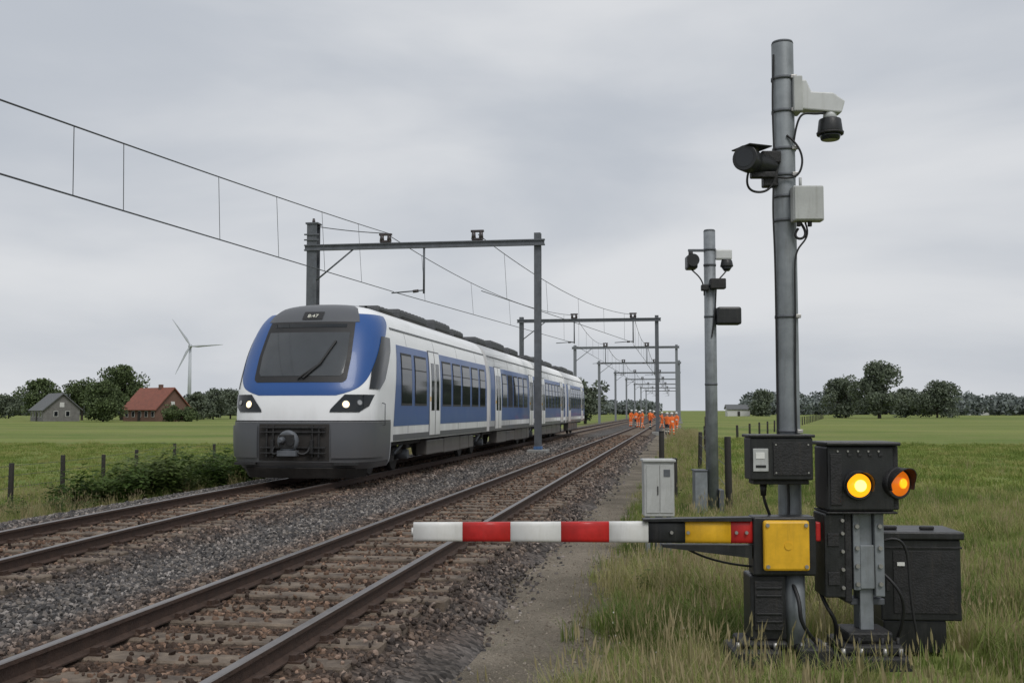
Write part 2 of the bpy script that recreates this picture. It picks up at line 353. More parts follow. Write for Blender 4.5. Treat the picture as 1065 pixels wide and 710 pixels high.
for i in range(6):
    bm=bmesh.new(); bmesh.ops.create_icosphere(bm,subdivisions=1,radius=1)
    for v in bm.verts: v.co*=random.uniform(.6,1.15); v.co.z*=.75; v.co.x*=1.15
    me=bpy.data.meshes.new('stone%d'%i); bm.to_mesh(me); bm.free(); me.materials.append(sm); st.append(me)
sc=src_coll('stones',st)
PX=[];PY=[];SZ=[]
for y0,y1,dn,sz in((3,14,520,.027),(14,26,300,.033),(26,46,120,.046),(46,75,36,.07)):
    A=(y1-y0)*10.8; N=int(A*dn); X=rng.uniform(-12.3,-1.5,N); Y=rng.uniform(y0,y1,N); k_=infr(X,Y); X=X[k_];Y=Y[k_]
    PX.append(X);PY.append(Y);SZ.append(rng.uniform(.5,1.3,len(X))*sz)
PX=np.concatenate(PX);PY=np.concatenate(PY);SZ=np.concatenate(SZ)
keep=np.ones(len(PX),bool); Z=bz(PX)+.004
for ti,cx in enumerate(CX):
    c=cx+(far_shift(PY) if ti else 0)
    for s in(-1,1): keep&=np.abs(PX-(c+s*.7525))>.085
    inb=(np.abs(PX-c)<1.32)
    sl=SLY[ti]; j=np.clip(np.searchsorted(sl,PY),1,len(sl)-1); dd=np.minimum(np.abs(PY-sl[j]),np.abs(PY-sl[j-1]))
    on=inb&(dd<.145)
    keep&=~(on&(rng.random(len(PX))<.80))
    Z=np.where(on,-.158,Z); Z=np.where(inb&~on,-.195,Z)
keep&=~((PX>-2.0)&(rng.random(len(PX))<np.clip((PX+2.05)*2.6,.2,.93)))
Z=np.maximum(Z,tz(PX,PY)+.02)+rng.uniform(-.008,.012,len(PX))
PX,PY,Z,SZ=PX[keep],PY[keep],Z[keep],SZ[keep]
instancer('ballast_gravel',np.stack([PX,PY,Z],1),rng.uniform(0,6.28,(len(PX),3)),SZ,sc)
N=7000; X=rng.uniform(-2.0,-.6,N);Y=3+rng.random(N)**1.5*26; k_=infr(X,Y);X=X[k_];Y=Y[k_]
def pm():
    m=sm.copy(); m.name='path_pebble'; 
    for nd in m.node_tree.nodes:
        if nd.type=='VALTORGB':
            for e,c in zip(nd.color_ramp.elements,((.14,.12,.095),(.21,.185,.15),(.26,.23,.19),(.38,.35,.30))): e.color=c+(1,)
    return m
pmm=pm(); ps=[]
for me in st[:3]:
    q=me.copy(); q.materials.clear(); q.materials.append(pmm); ps.append(q)
instancer('path_pebbles',np.stack([X,Y,tz(X,Y)+.02],1),rng.uniform(0,6.28,(len(X),3)),rng.uniform(.004,.015,len(X)),src_coll('pebbles',ps))

# grass
def grass_mat(name,ca,cb,cc):
    m=bpy.data.materials.new(name); m.use_nodes=True; nt=m.node_tree;n=nt.nodes;l=nt.links;b=n['Principled BSDF']; b.inputs['Roughness'].default_value=.7; b.inputs['Specular IOR Level'].default_value=.2
    oi=n.new('ShaderNodeObjectInfo'); g=n.new('ShaderNodeNewGeometry')
    no=n.new('ShaderNodeTexNoise'); no.inputs['Scale'].default_value=.55; no.inputs['Detail'].default_value=6; l.new(g.outputs['Position'],no.inputs['Vector'])
    ad=n.new('ShaderNodeMath'); ad.operation='MULTIPLY_ADD'; ad.inputs[1].default_value=.6; l.new(oi.outputs['Random'],ad.inputs[0])
    mu=n.new('ShaderNodeMath'); mu.operation='MULTIPLY_ADD'; mu.inputs[1].default_value=2.2; mu.inputs[2].default_value=-.85; l.new(no.outputs[0],mu.inputs[0]); l.new(mu.outputs[0],ad.inputs[2])
    r=n.new('ShaderNodeValToRGB'); e=r.color_ramp.elements; e[0].position=.1;e[0].color=ca+(1,); e[1].position=.9;e[1].color=cc+(1,); x=e.new(.5); x.color=cb+(1,)
    l.new(ad.outputs[0],r.inputs[0]); l.new(r.outputs[0],b.inputs['Base Color'])
    tr=n.new('ShaderNodeBsdfTranslucent'); l.new(r.outputs[0],tr.inputs[0]); ms=n.new('ShaderNodeMixShader'); ms.inputs[0].default_value=.35
    o=n['Material Output']; l.new(b.outputs[0],ms.inputs[1]); l.new(tr.outputs[0],ms.inputs[2]); l.new(ms.outputs[0],o.inputs[0]); return m
GM=grass_mat('grass_blades',(.11,.165,.04),(.21,.26,.07),(.37,.34,.15))
GF=grass_mat('meadow_blades',(.13,.185,.04),(.21,.27,.065),(.31,.31,.11))
GD=grass_mat('dry_grass',(.24,.225,.10),(.38,.325,.175),(.47,.40,.245))
GW=grass_mat('weed_leaves',(.05,.09,.02),(.09,.14,.035),(.14,.18,.06))
FW=mat('flower_white',(.75,.75,.7),.7)
def tuft(nb,h,r,wd,m,lean=.5,heads=False,flower=False):
    V=[];F=[];mi=[]
    for i in range(nb):
        a=random.uniform(0,6.28); rr=r*math.sqrt(random.random()); bx_,by_=rr*math.cos(a),rr*math.sin(a)
        hh=h*random.uniform(.4,1.15); ld=random.uniform(0,6.28); ln=lean*random.uniform(.1,1)*hh; w_=wd*random.uniform(.7,1.2)
        pa=ld+math.pi/2; b=len(V)
        for k_,t in enumerate((0,.4,.75,1)):
            x=bx_+math.cos(ld)*ln*t*t; y=by_+math.sin(ld)*ln*t*t; z=hh*(t-.22*t*t*lean); ww=w_*(1-t)**.7/2 if t<1 else 0
            if k_<3: V+= [(x-math.cos(pa)*ww,y-math.sin(pa)*ww,z),(x+math.cos(pa)*ww,y+math.sin(pa)*ww,z)]
            else: V.append((x,y,z))
        F+=[(b,b+1,b+3,b+2),(b+2,b+3,b+5,b+4),(b+4,b+5,b+6)]; mi+=[0,0,0]
        if (heads and i%2==0) or (flower and i%4==0):
            x,y,z=V[-1]; b=len(V); s=.007 if heads else .013; hh2=.09 if heads else .012
            V+=[(x-s,y,z-.01),(x,y-s,z+hh2*.4),(x+s,y,z-.01),(x,y+s,z+hh2*.4),(x,y,z+hh2),(x,y,z-.02)]
            F+=[(b,b+1,b+4),(b+1,b+2,b+4),(b+2,b+3,b+4),(b+3,b,b+4),(b,b+1,b+5),(b+2,b+3,b+5)]; mi+=[1]*6
    me=bpy.data.meshes.new('tuft'); me.from_pydata(V,[],F); me.materials.append(m); me.materials.append(FW if flower else GD); me.polygons.foreach_set('material_index',mi); return me
def weed(h,nl,m):
    V=[];F=[]
    for s in range(5):
        a=random.uniform(0,6.28); ln=random.uniform(.1,.45)*h; hh=h*random.uniform(.6,1.1)
        for i in range(nl):
            t=random.uniform(.1,1); x=math.cos(a)*ln*t+random.gauss(0,.05);y=math.sin(a)*ln*t+random.gauss(0,.05);z=hh*t
            la=random.uniform(0,6.28); L=random.uniform(.05,.11);W=L*.35; up=random.uniform(-.4,.7); b=len(V)
            dx,dy=math.cos(la),math.sin(la)
            V+=[(x,y,z),(x+dx*L*.5-dy*W,y+dy*L*.5+dx*W,z+up*L*.5),(x+dx*L,y+dy*L,z+up*L*.8),(x+dx*L*.5+dy*W,y+dy*L*.5-dx*W,z+up*L*.5)]; F.append((b,b+1,b+2,b+3))
    me=bpy.data.meshes.new('weed'); me.from_pydata(V,[],F); me.materials.append(m); return me
gs=src_coll('grass_short',[tuft(26,.15,.14,.009,GM,.8) for _ in range(5)])
gt=src_coll('grass_tall',[tuft(30,.40,.13,.0095,GM,.95) for _ in range(5)]+[tuft(18,.55,.14,.006,GD,.7,True) for _ in range(2)])
gc=src_coll('grass_coarse',[tuft(34,.20,.4,.035,GF,.9) for _ in range(4)])
gdry=src_coll('grass_dry',[tuft(20,.48,.16,.008,GD,.6,True) for _ in range(3)]+[tuft(24,.35,.16,.009,GM,.7) for _ in range(3)])
wc=src_coll('weeds',[weed(.6,26,GW) for _ in range(4)])
fc=src_coll('flowers',[tuft(8,.34,.12,.004,GM,.4,False,True) for _ in range(2)])
def scat(name,x0,x1,y0,y1,dn,coll,s0,s1,mask=None,zs=None):
    N=int((x1-x0)*(y1-y0)*dn); X=rng.uniform(x0,x1,N);Y=rng.uniform(y0,y1,N); k_=infr(X,Y)
    if mask is not None: k_&=mask(X,Y)
    X=X[k_];Y=Y[k_]; R=np.zeros((len(X),3)); R[:,2]=rng.uniform(0,6.28,len(X)); R[:,0]=rng.normal(0,.16,len(X))
    sv=s0+(s1-s0)*np.clip(.5+.22*pn(X,Y,1.7)+rng.normal(0,.25,len(X)),0,1.2)
    return instancer(name,np.stack([X,Y,tz(X,Y)-.01],1),R,sv,coll)
def eqz(X,Y): # trampled patch around the crossing equipment
    lx=X*C_+Y*S_-2.275; ly=-X*S_+Y*C_-8.6
    return (lx>-.62)&(lx<1.45)&(ly>-1.0)&(ly<.6)
def redge(X,Y): return X>(-.78+.13*np.sin(Y*.8)+.1*np.sin(Y*2.1+2)+.06*np.sin(Y*4.7)+rng.normal(0,.15,len(X)))
def pn(X,Y,f=.9): return np.sin(X*f+1.3*np.sin(Y*f*.7))+np.sin(Y*f*1.3+X*f*.5)
scat('verge_grass',-1.1,8,3,12,60,gt,.45,1.2,lambda X,Y:redge(X,Y)&~eqz(X,Y)&((pn(X,Y,1.6)>-.7)|(rng.random(len(X))<.35)))
scat('verge_grass',-1.1,8,3,14,50,gs,.6,1.4,lambda X,Y:redge(X,Y)&(~eqz(X,Y)|(rng.random(len(X))<.4)))
scat('verge_grass',-.9,7,3.5,14,7,gdry,.6,1.25,lambda X,Y:redge(X,Y)&~eqz(X,Y))
scat('verge_grass',-1.1,12,12,26,22,gt,.4,1.0,lambda X,Y:redge(X,Y)&((X<1.6)|(rng.random(len(X))<.45)))
scat('meadow_grass',-1.1,26,14,30,20,gs,1,1.9,redge)
scat('meadow_grass',-.9,50,28,75,4,gc,.6,1.3,lambda X,Y:X>-.6)
scat('meadow_grass',2,24,14,45,.9,gdry,.5,1.1,lambda X,Y:pn(X,Y,.35)>.3)
scat('verge_grass',-1.1,1.6,26,100,5,gdry,.6,1.1,redge)
scat('verge_weeds',-.5,3,5,28,.8,wc,.3,.7,lambda X,Y:(pn(X,Y)>.6)&~eqz(X,Y))
scat('daisies',-.75,0.1,8,10.2,4,fc,.5,.9,redge)
scat('path_weeds',-1.9,-.8,5,30,1.6,gs,.25,.6)
def ledge(X,Y): return X<(-12.0+.2*np.sin(Y*.9)+rng.normal(0,.15,len(X)))
scat('verge_grass',-19,-11.5,14,60,13,gdry,.35,.9,lambda X,Y:ledge(X,Y)&(pn(X,Y,.5)>-.9))
scat('verge_weeds',-15.6,-12.6,24,40,12,wc,.8,1.9,lambda X,Y:(pn(X,Y,.45)>-1.2))
scat('verge_weeds',-19,-12.6,16,24,2,wc,.4,.9,lambda X,Y:pn(X,Y,.7)>.2)
scat('meadow_grass',-70,-15,20,75,3.5,gc,.5,1.1)

# ------------------------------------------------------------ trees
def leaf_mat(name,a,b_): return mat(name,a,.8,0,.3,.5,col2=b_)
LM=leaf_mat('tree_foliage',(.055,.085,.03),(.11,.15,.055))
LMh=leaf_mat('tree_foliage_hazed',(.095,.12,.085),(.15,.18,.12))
LD=mat('distant_foliage_hazed',(.145,.17,.16),.9,0,.15,.05,col2=(.19,.218,.205))  # aerial haze mixed into the leaf colour: paler, greyer green for far trees
def leaves(P,size):
    N=len(P); d=rng.normal(size=(N,3)); d/=np.linalg.norm(d,axis=1)[:,None]; e=rng.normal(size=(N,3)); e-= (e*d).sum(1)[:,None]*d; e/=np.linalg.norm(e,axis=1)[:,None]
    s=(size*rng.uniform(.6,1.3,N))[:,None]
    V=np.stack([P-d*s,P-e*s*.6,P+d*s,P+e*s*.6],1).reshape(-1,3); F=np.arange(N*4).reshape(N,4); return V,F
def tree(name,loc,H,R,nl=5000,ls=.28,m=None,low=.15):
    m=m or LM
    cl=[]
    for i in range(30):
        a=random.uniform(0,6.28); t=random.uniform(0,1); z=H*(low+.12+(.92-low-.12)*t); prof_=math.sin(math.pi*min(1,.18+.75*t))**.6
        rr=R*prof_*random.uniform(.15,.8); cl.append((rr*math.cos(a),rr*math.sin(a),z,R*random.uniform(.24,.42)))
    P=[]
    for c in cl:
        k_=int(nl*1.3/30*random.uniform(.7,1.4)); d=rng.normal(size=(k_,3)); d/=np.linalg.norm(d,axis=1)[:,None]; r=c[3]*rng.uniform(.3,1.0,k_)**.6
        q=d*r[:,None]*np.array([1,1,.8]); P.append(q+np.array(c[:3]))
    P=np.concatenate(P); P=P[P[:,2]>H*low*.7]; V,F=leaves(P,ls)
    V=V.tolist();F=F.tolist();mi=[1]*len(F)
    def limb(p0,p1,r0,r1):
        p0=Vector(p0);p1=Vector(p1);b=len(V); q=(p1-p0).to_track_quat('Z','Y')
        for p,r in((p0,r0),(p1,r1)):
            for i in range(7):
                v=q@Vector((r*math.cos(i*.8976),r*math.sin(i*.8976),0))+p; V.append(list(v))
        for i in range(7): F.append([b+i,b+(i+1)%7,b+7+(i+1)%7,b+7+i]); mi.append(0)
    limb((0,0,-.5),(0,0,H*.35),H*.035,H*.025); limb((0,0,H*.35),(R*.05,0,H*.8),H*.025,H*.006)
    for c in cl[:14]: limb((0,0,H*random.uniform(.2,.5)),c[:3],H*.012,H*.003)
    o=mesh_obj(name,V,F,[M['bark'],m],midx=mi,loc=loc); return o
def gp(px,D,dz=-.9):   # point on the plain at a bearing measured from the track direction
    X=(px-705)*D*.988/1100; return (X,(D+X*S_)/C_,dz)
tree('oak_tree',gp(44,266),10.5,6,4500,.32)
tree('oak_tree',gp(86,275),10,6,4500,.32)
tree('oak_tree',gp(108,236),8.8,6,5000,.3,low=.03)
tree('oak_tree',gp(127,275),14,8,6500,.34)
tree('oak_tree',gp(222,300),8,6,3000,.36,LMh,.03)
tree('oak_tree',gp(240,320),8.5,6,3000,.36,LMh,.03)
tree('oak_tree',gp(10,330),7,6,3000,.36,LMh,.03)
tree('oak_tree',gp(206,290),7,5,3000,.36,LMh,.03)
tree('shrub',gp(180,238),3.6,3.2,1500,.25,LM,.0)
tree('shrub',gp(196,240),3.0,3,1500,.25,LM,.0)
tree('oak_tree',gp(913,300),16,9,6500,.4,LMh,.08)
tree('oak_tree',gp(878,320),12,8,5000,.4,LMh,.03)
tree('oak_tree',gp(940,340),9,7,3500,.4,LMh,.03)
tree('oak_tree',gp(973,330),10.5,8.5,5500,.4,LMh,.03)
tree('oak_tree',gp(608,190),9,4.5,3500,.28,LMh,.05)
tree('oak_tree',gp(790,420),10,7,3000,.5,LMh,.03)
def belt(name,segs,m):
    Ps=[]
    for(px0,px1,D,h0,h1,dens) in segs:
        k_=int((px1-px0)*dens)
        for i in range(k_):
            x,y,z=gp(random.uniform(px0,px1),D*random.uniform(.93,1.1)); H=random.uniform(h0,h1); R=H*random.uniform(.35,.8); nn=260
            d=rng.normal(size=(nn,3)); d/=np.linalg.norm(d,axis=1)[:,None]; r=rng.uniform(.3,1,nn)**.5
            q=d*r[:,None]*np.array([R,R,H*.5])+np.array([x,y,z+H*.5]); q=q[rng.random(nn)<.9]; Ps.append(q)
    P=np.concatenate(Ps); V,F=leaves(P,1.0)
    return mesh_obj(name,V.tolist(),F.tolist(),m)
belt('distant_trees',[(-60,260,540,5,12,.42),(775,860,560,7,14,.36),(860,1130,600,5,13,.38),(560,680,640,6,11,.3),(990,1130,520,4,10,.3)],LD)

# ------------------------------------------------------------ train
T=empty('passenger_train',(-8.4,22.4,0))
def pch(xk,yk):
    xk=np.array(xk,float);yk=np.array(yk,float);h=np.diff(xk);d=np.diff(yk)/h;m=np.zeros(len(xk))
    for i in range(1,len(xk)-1):
        if d[i-1]*d[i]>0: m[i]=2*d[i-1]*d[i]/(d[i-1]+d[i])
    m[0]=d[0];m[-1]=d[-1]
    def f(x):
        x=min(max(x,xk[0]),xk[-1]); i=min(max(int(np.searchsorted(xk,x))-1,0),len(h)-1); t=(x-xk[i])/h[i]
        return float((2*t**3-3*t*t+1)*yk[i]+(t**3-2*t*t+t)*h[i]*m[i]+(-2*t**3+3*t*t)*yk[i+1]+(t**3-t*t)*h[i]*m[i+1])
    return f
ZK=[.30,.45,.9,1.5,2.0,2.3,2.8,3.3,3.6,3.8,3.95,4.05,4.12,4.16,4.17]
WF=pch(ZK,[1.52,1.60,1.64,1.65,1.65,1.65,1.63,1.57,1.49,1.39,1.23,1.02,.74,.36,.02])
YF=pch(ZK,[.12,.03,0,.03,.12,.25,.52,.83,1.04,1.22,1.42,1.64,1.95,2.4,2.9])
DN=.95; NE=2.6
def Sf(q,z):
    s=-1 if q<0 else 1; q=abs(q); W=WF(z); y0=YF(z)
    if q<=1:
        f=q*math.pi/2; return Vector((s*W*math.sin(f)**(2/NE),y0+DN*(1-max(0,math.cos(f))**(2/NE)),z))
    return Vector((s*W,y0+DN+(q-1),z))
def qx(z,x):
    W=WF(z); r=min(.9999,abs(x)/W); return math.copysign(math.asin(r**(NE/2))/(math.pi/2),x)
def qy(z,y,s=1):
    y0=YF(z)
    if y>=y0+DN: return s*(1+y-y0-DN)
    t=1-max(0,(y-y0))/DN; return s*math.acos(min(1,t**(NE/2)))/(math.pi/2)
def So(q,z,off):
    e=.01; q=q if abs(q)>1e-4 else 1e-4
    a=Sf(q+e,z)-Sf(q-e,z); b=Sf(q,min(4.169,z+e))-Sf(q,max(.301,z-e)); nn=a.cross(b)
    nn=nn.normalized() if nn.length>0 else Vector((0,-1,0)); p=Sf(q,z)
    c=Vector((0,4,2)) 
    if nn.dot(p-c)<0: nn=-nn
    return p+nn*off
def patch(name,z0,z1,ql,qr,m,off=.008,nr=24,nc=28,par=T,both=False):
    for sg in ((1,-1) if both else (1,)):
        V=[];F=[]
        for j in range(nr+1):
            z=z0+(z1-z0)*j/nr; a=ql(z);b=qr(z)
            for i in range(nc+1):
                q=(a+(b-a)*i/nc)*sg; V.append(So(q,z,off))
        for j in range(nr):
            for i in range(nc):
                f=[j*(nc+1)+i,j*(nc+1)+i+1,(j+1)*(nc+1)+i+1,(j+1)*(nc+1)+i]; F.append(f if sg>0 else f[::-1])
        mesh_obj(name,V,F,m,par,smooth=True)
L1=15.0
qs=list(np.linspace(0,1,26))+[1.15,1.4,2,3,5,8]
def shell(name,zs,yend,m):
    V=[];F=[]
    qq=[-q for q in qs[::-1]]+qs[1:]; k_=len(qq)+2
    for z in zs:
        pts=[Sf(q,z) for q in qq]; pts=[Vector((p.x,min(p.y,yend),p.z)) for p in pts]
        pts=[Vector((-WF(z),yend,z))]+pts+[Vector((WF(z),yend,z))]; V+=pts
    for j in range(len(zs)-1):
        for i in range(k_-1): F.append((j*k_+i,j*k_+i+1,(j+1)*k_+i+1,(j+1)*k_+i))
    return mesh_obj(name,V,F,m,T,smooth=True)
shell('body_shell_cab_car',list(np.linspace(.85,3.6,45))+list(np.linspace(3.64,4.17,26)),L1-.25,M['white'])
shell('cab_skirt',list(np.linspace(.30,.85,14)),2.1,M['tgrey'])
box(T,'cab_floor',(0,1.6,.5),(2.7,1.6,.35),M['under'])
it=lambda zk,vk:(lambda z:float(np.interp(z,zk,vk)))
bq=pch([1.93,2.0,2.12,2.3,2.6,3.0,3.4,3.7,3.86],[.30,.42,.56,.66,.75,.86,1.02,1.18,1.12])
patch('front_blue_mask',1.93,3.86,lambda z:-bq(z),lambda z:bq(z),M['blue'],.006,44,70)
fw=it([3.62,3.8,4.0,4.1],[1.10,1.04,.9,.7]); patch('roof_cowl',3.64,4.12,lambda z:qx(z,-fw(z)),lambda z:qx(z,fw(z)),M['tgrey'],.014,16,30)
ww=it([2.22,2.28,2.8,3.4,3.64],[1.0,1.08,1.09,1.04,1.01]); patch('windscreen_frame',2.22,3.64,lambda z:qx(z,-ww(z)),lambda z:qx(z,ww(z)),M['black'],.013,30,40)
wg=it([2.36,2.42,2.8,3.38],[.92,.98,1.0,.95]); patch('windscreen',2.36,3.38,lambda z:qx(z,-wg(z)),lambda z:qx(z,wg(z)),M['glass2'],.02,24,40)
patch('display_window',3.5,3.58,lambda z:qx(z,-.85),lambda z:qx(z,.85),M['glass'],.02,4,24)
patch('destination_display',3.69,3.88,lambda z:qx(z,-.24),lambda z:qx(z,.24),M['black'],.03,4,8)
fc_=bpy.data.curves.new('display_digits','FONT'); fc_.body='8:47'; fc_.size=.15; fc_.align_x='CENTER'; fc_.extrude=.002; fc_.materials.append(M['disp'])
p=So(0.0001,3.73,.04); fo=bpy.data.objects.new('display_digits',fc_); fo.location=p; fo.rotation_euler=(math.radians(48),0,0); link(fo,T)
a=So(qx(2.28,.0),2.28,.06);b=So(qx(2.62,.45),2.62,.06);c=So(qx(3.15,.7),3.15,.05)
tube(T,'wiper_arm',[a,b],.022,M['black'],False); tube(T,'wiper_blade',[So(qx(2.3,.12),2.3,.05),b,c],.028,M['black'],False)
hl=it([1.54,1.62,1.95],[.78,.80,1.08]); 
patch('headlight_cluster',1.56,1.95,lambda z:qx(z,hl(z)),lambda z:qx(z,it([1.54,1.7,1.97],[1.36,1.55,1.62])(z)),M['glass'],.014,14,20,both=True)
for s in(-1,1):
    for x,z,r,mm in((1.12,1.73,.08,M['head']),(1.38,1.77,.055,M['headoff'])):
        q=qx(z,s*x); p=So(q,z,.016); p2=So(q,z,.035); cyl(T,'headlight_lens',p,p2,r,r*.9,mm)
        cyl(T,'headlight_ring',p,So(q,z,.028),r*1.25,r*1.2,M['steeld'])
patch('bumper',.46,1.34,lambda z:-qy(z,1.9),lambda z:qy(z,1.9),M['tgrey'],.035,16,60)
patch('bumper_recess',.50,1.30,lambda z:qx(z,-.80),lambda z:qx(z,.80),M['under'],.048,10,20)
patch('bumper_seam',1.345,1.375,lambda z:-qy(z,1.9),lambda z:qy(z,1.9),M['black'],.03,2,60)
patch('crash_panel',.56,1.26,lambda z:qx(z,.84),lambda z:qy(z,1.3),M['tgrey'],.07,10,20)
patch('crash_panel',.56,1.26,lambda z:-qy(z,1.3),lambda z:qx(z,-.84),M['tgrey'],.07,10,20)
for zz in(.66,.78,1.12,1.22): box(T,'recess_bar',(0,-.06,zz),(1.5,.05,.035),M['cast'],.008)
for xx in(-.6,-.45,.45,.6): box(T,'recess_post',(xx,-.05,.92),(.04,.05,.7),M['cast'],.008)
cyl(T,'coupler_shank',(0,.1,.93),(0,-.32,.93),.13,.15,M['cast']); cyl(T,'coupler_head',(0,-.3,.93),(0,-.42,.93),.25,.22,M['steeld'],24,bev=.03); box(T,'coupler_face',(0,-.43,.93),(.34,.05,.30),M['cast'],.02)
cyl(T,'coupler_cone',(-.09,-.44,.95),(-.09,-.6,.95),.09,.04,M['steeld']); cyl(T,'coupler_cup',(.1,-.44,.93),(.1,-.48,.93),.09,.09,M['black'])
box(T,'coupler_box',(0,-.34,.67),(.42,.22,.12),M['steeld']); 
for s in(-1,1): 
    box(T,'air_pipe',(s*.45,-.08,.8),(.07,.12,.3),M['cast']); tube(T,'hose',[(s*.4,-.1,.8),(s*.45,-.3,.62),(s*.25,-.36,.6),(s*.15,-.3,.75)],.025,M['cable'])
    box(T,'step',(s*1.15,-.02+.2,.42),(.5,.25,.06),M['cast'])
    tube(T,'grab_rail',[So(qy(1.25,1.2,s),1.25,.03),So(qy(1.27,1.2,s),1.27,.09),So(qy(1.75,1.2,s),1.75,.09),So(qy(1.77,1.2,s),1.77,.02)],.014,M['steeld'],False)
pl=[(-1.45,.75,.34),(-1.15,.2,.34),(0,-.02,.34),(1.15,.2,.34),(1.45,.75,.34)]
V=[];F=[]
for p in pl: V+=[p,(p[0]*.95,p[1]+.12,.12)]
F=[(2*i,2*i+2,2*i+3,2*i+1) for i in range(4)]; ob=mesh_obj('snow_plough',V,F,M['under'],T); ob.modifiers.new('s','SOLIDIFY').thickness=.03
patch('cab_side_window',2.08,3.32,lambda z:qy(z,it([2.08,2.5,3.32],[.60,.80,1.50])(z)),lambda z:qy(z,it([2.08,2.3,3.0,3.32],[1.02,1.45,2.02,2.12])(z)),M['glass'],.018,20,16,both=True)
def side(name,par,y0,y1,z0,z1,m,off,sx=1,nr=8):
    V=[];F=[]
    for j in range(nr+1):
        z=z0+(z1-z0)*j/nr
        for y in(y0,y1): V.append((sx*(WF(z)+off),y,z))
    for j in range(nr):
        f=(2*j,2*j+1,2*j+3,2*j+2); F.append(f if sx>0 else f[::-1])
    nV=len(V)
    for j in range(nr+1):
        z=z0+(z1-z0)*j/nr
        for y in(y0,y1): V.append((sx*(WF(z)-.01),y,z))
    for j in range(nr):
        F.append((2*j,2*j+2,nV+2*j+2,nV+2*j)); F.append((2*j+1,nV+2*j+1,nV+2*j+3,2*j+3))
    F.append((0,nV,nV+1,1)); F.append((2*nr,2*nr+1,nV+2*nr+1,nV+2*nr))
    mesh_obj(name,V,F,m,par)
ends=[15.0,28.5,41.5,54.5]
starts=[2.45,15.6,29.1,42.1]
def zloft(name,y0,y1,par):
    zs=list(np.linspace(.85,3.6,30))+list(np.linspace(3.62,4.17,20)); V=[];F=[]
    ring=[(WF(z),z) for z in zs]+[(-WF(z),z) for z in zs[::-1]]; k_=len(ring)
    for y in(y0,y1): V+=[(x,y,z) for x,z in ring]
    for i in range(k_): F.append((i,(i+1)%k_,k_+(i+1)%k_,k_+i))
    F.append(tuple(range(k_))); F.append(tuple(range(2*k_-1,k_-1,-1)))
    me=mesh_obj(name,V,F,M['white'],par); 
    for p in me.data.polygons: p.use_smooth=len(p.vertices)==4
for ci in range(4):
    y0=starts[ci]; y1=ends[ci]-.25
    if ci>0: zloft('body_shell_car',y0-.3,y1,T)
    if ci<3:
        V=[]; 
        for kk in range(9):
            yk=ends[ci]-.25+kk*.07; sc_=.93 if kk%2 else .87
            V+=[(sc_*x,yk,z) for x,z in((1.5,.9),(1.5,3.4),(1.2,3.85),(-1.2,3.85),(-1.5,3.4),(-1.5,.9))]
        F=[(k2*6+i,k2*6+(i+1)%6,(k2+1)*6+(i+1)%6,(k2+1)*6+i) for k2 in range(8) for i in range(6)]; mesh_obj('gangway_bellows',V,F,M['black'],T)
    for sx in(1,-1):
        if ci==0:
            V=[];F=[]
            for j in range(13):
                z=1.22+1.98*j/12
                for y in(y0-.2+.38*j/12,y0+.6): V.append((sx*(WF(z)+.006),y,z))
            for j in range(12):
                f=(2*j,2*j+1,2*j+3,2*j+2); F.append(f if sx>0 else f[::-1])
            mesh_obj('blue_band_tip',V,F,M['blue'],T)
        side('blue_band',T,y0+(.6 if ci==0 else 0),y1-.02,1.22,3.2,M['blue'],.006,sx,12)
        side('sill_stripe',T,y0-.2 if ci==0 else y0-.28,y1-.03,.87,1.02,M['tgrey'],.012,sx,2)
        if ci==0: doors=[(5.95,7.2)]; wins=[(2.95,4.0),(4.3,5.6),(7.55,8.75),(9.0,10.15),(10.4,11.65),(11.95,13.1),(13.4,14.4)]
        else:
            Lc=y1-y0; d0=y0+.9; doors=[(d0,d0+1.3),(y1-2.6,y1-1.3)]; wins=[]; yw=d0+1.6
            while yw+1.15<y1-2.8: wins.append((yw,yw+1.15)); yw+=1.42
            wins.append((y1-1.05,y1-.35))
        for a,b in wins:
            side('window_frame',T,a,b,1.72,3.02,M['black'],.012,sx); side('side_window',T,a+.05,b-.05,1.78,2.96,M['glass'],.02,sx)
            side('window_vent_bar',T,a+.05,b-.05,2.62,2.645,M['black'],.026,sx,1)
        for a,b in doors:
            side('door_surround',T,a-.05,b+.05,.9,3.24,M['tgrey'],.014,sx,12); side('door',T,a,b,.93,3.20,M['white'],.024,sx,12)
            mid=(a+b)/2; side('door_gap',T,mid-.012,mid+.012,.93,3.20,M['black'],.03,sx,12)
            for c0,c1 in((a+.15,mid-.12),(mid+.12,b-.15)): side('door_window',T,c0,c1,1.6,2.9,M['glass'],.031,sx)
            side('door_button',T,a+.01,a+.08,1.85,1.97,M['yellow'],.034,sx,1)
        for ys in np.arange(y0+1.2,y1-.5,3.1): side('panel_seam',T,ys,ys+.012,1.03,1.215,M['black'],.003,sx,1); side('panel_seam',T,ys,ys+.012,3.21,3.54,M['tgrey'],.003,sx,3)
        side('roof_gutter',T,y0-.1,y1,3.56,3.60,M['tgrey'],.02,sx,1)
    rr=[(y0+.9,2.0,.26),(y0+4.2,3.0,.34),(y0+8.6,2.6,.30)] if ci else [(3.4,1.4,.16),(5.4,3.2,.26),(9.6,2.2,.32),(12.4,1.6,.24)]
    for a,Lr,hh in rr:
        box(T,'roof_unit',(0,a+Lr/2,4.08+hh/2),(1.9,Lr,hh),M['troof'],.08)
        for g in range(int(Lr/.4)): box(T,'roof_unit_grille',(.6,a+.3+g*.4,4.08+hh+.01),(.5,.22,.03),M['under'],.004)
        box(T,'roof_unit_frame',(.98,a+Lr/2,4.0),(.1,Lr*.9,.2),M['under'],.02)
    tube(T,'roof_conduit',[(.7,y0+.6,4.17),(.7,y1-.6,4.17)],.04,M['troof'],False)
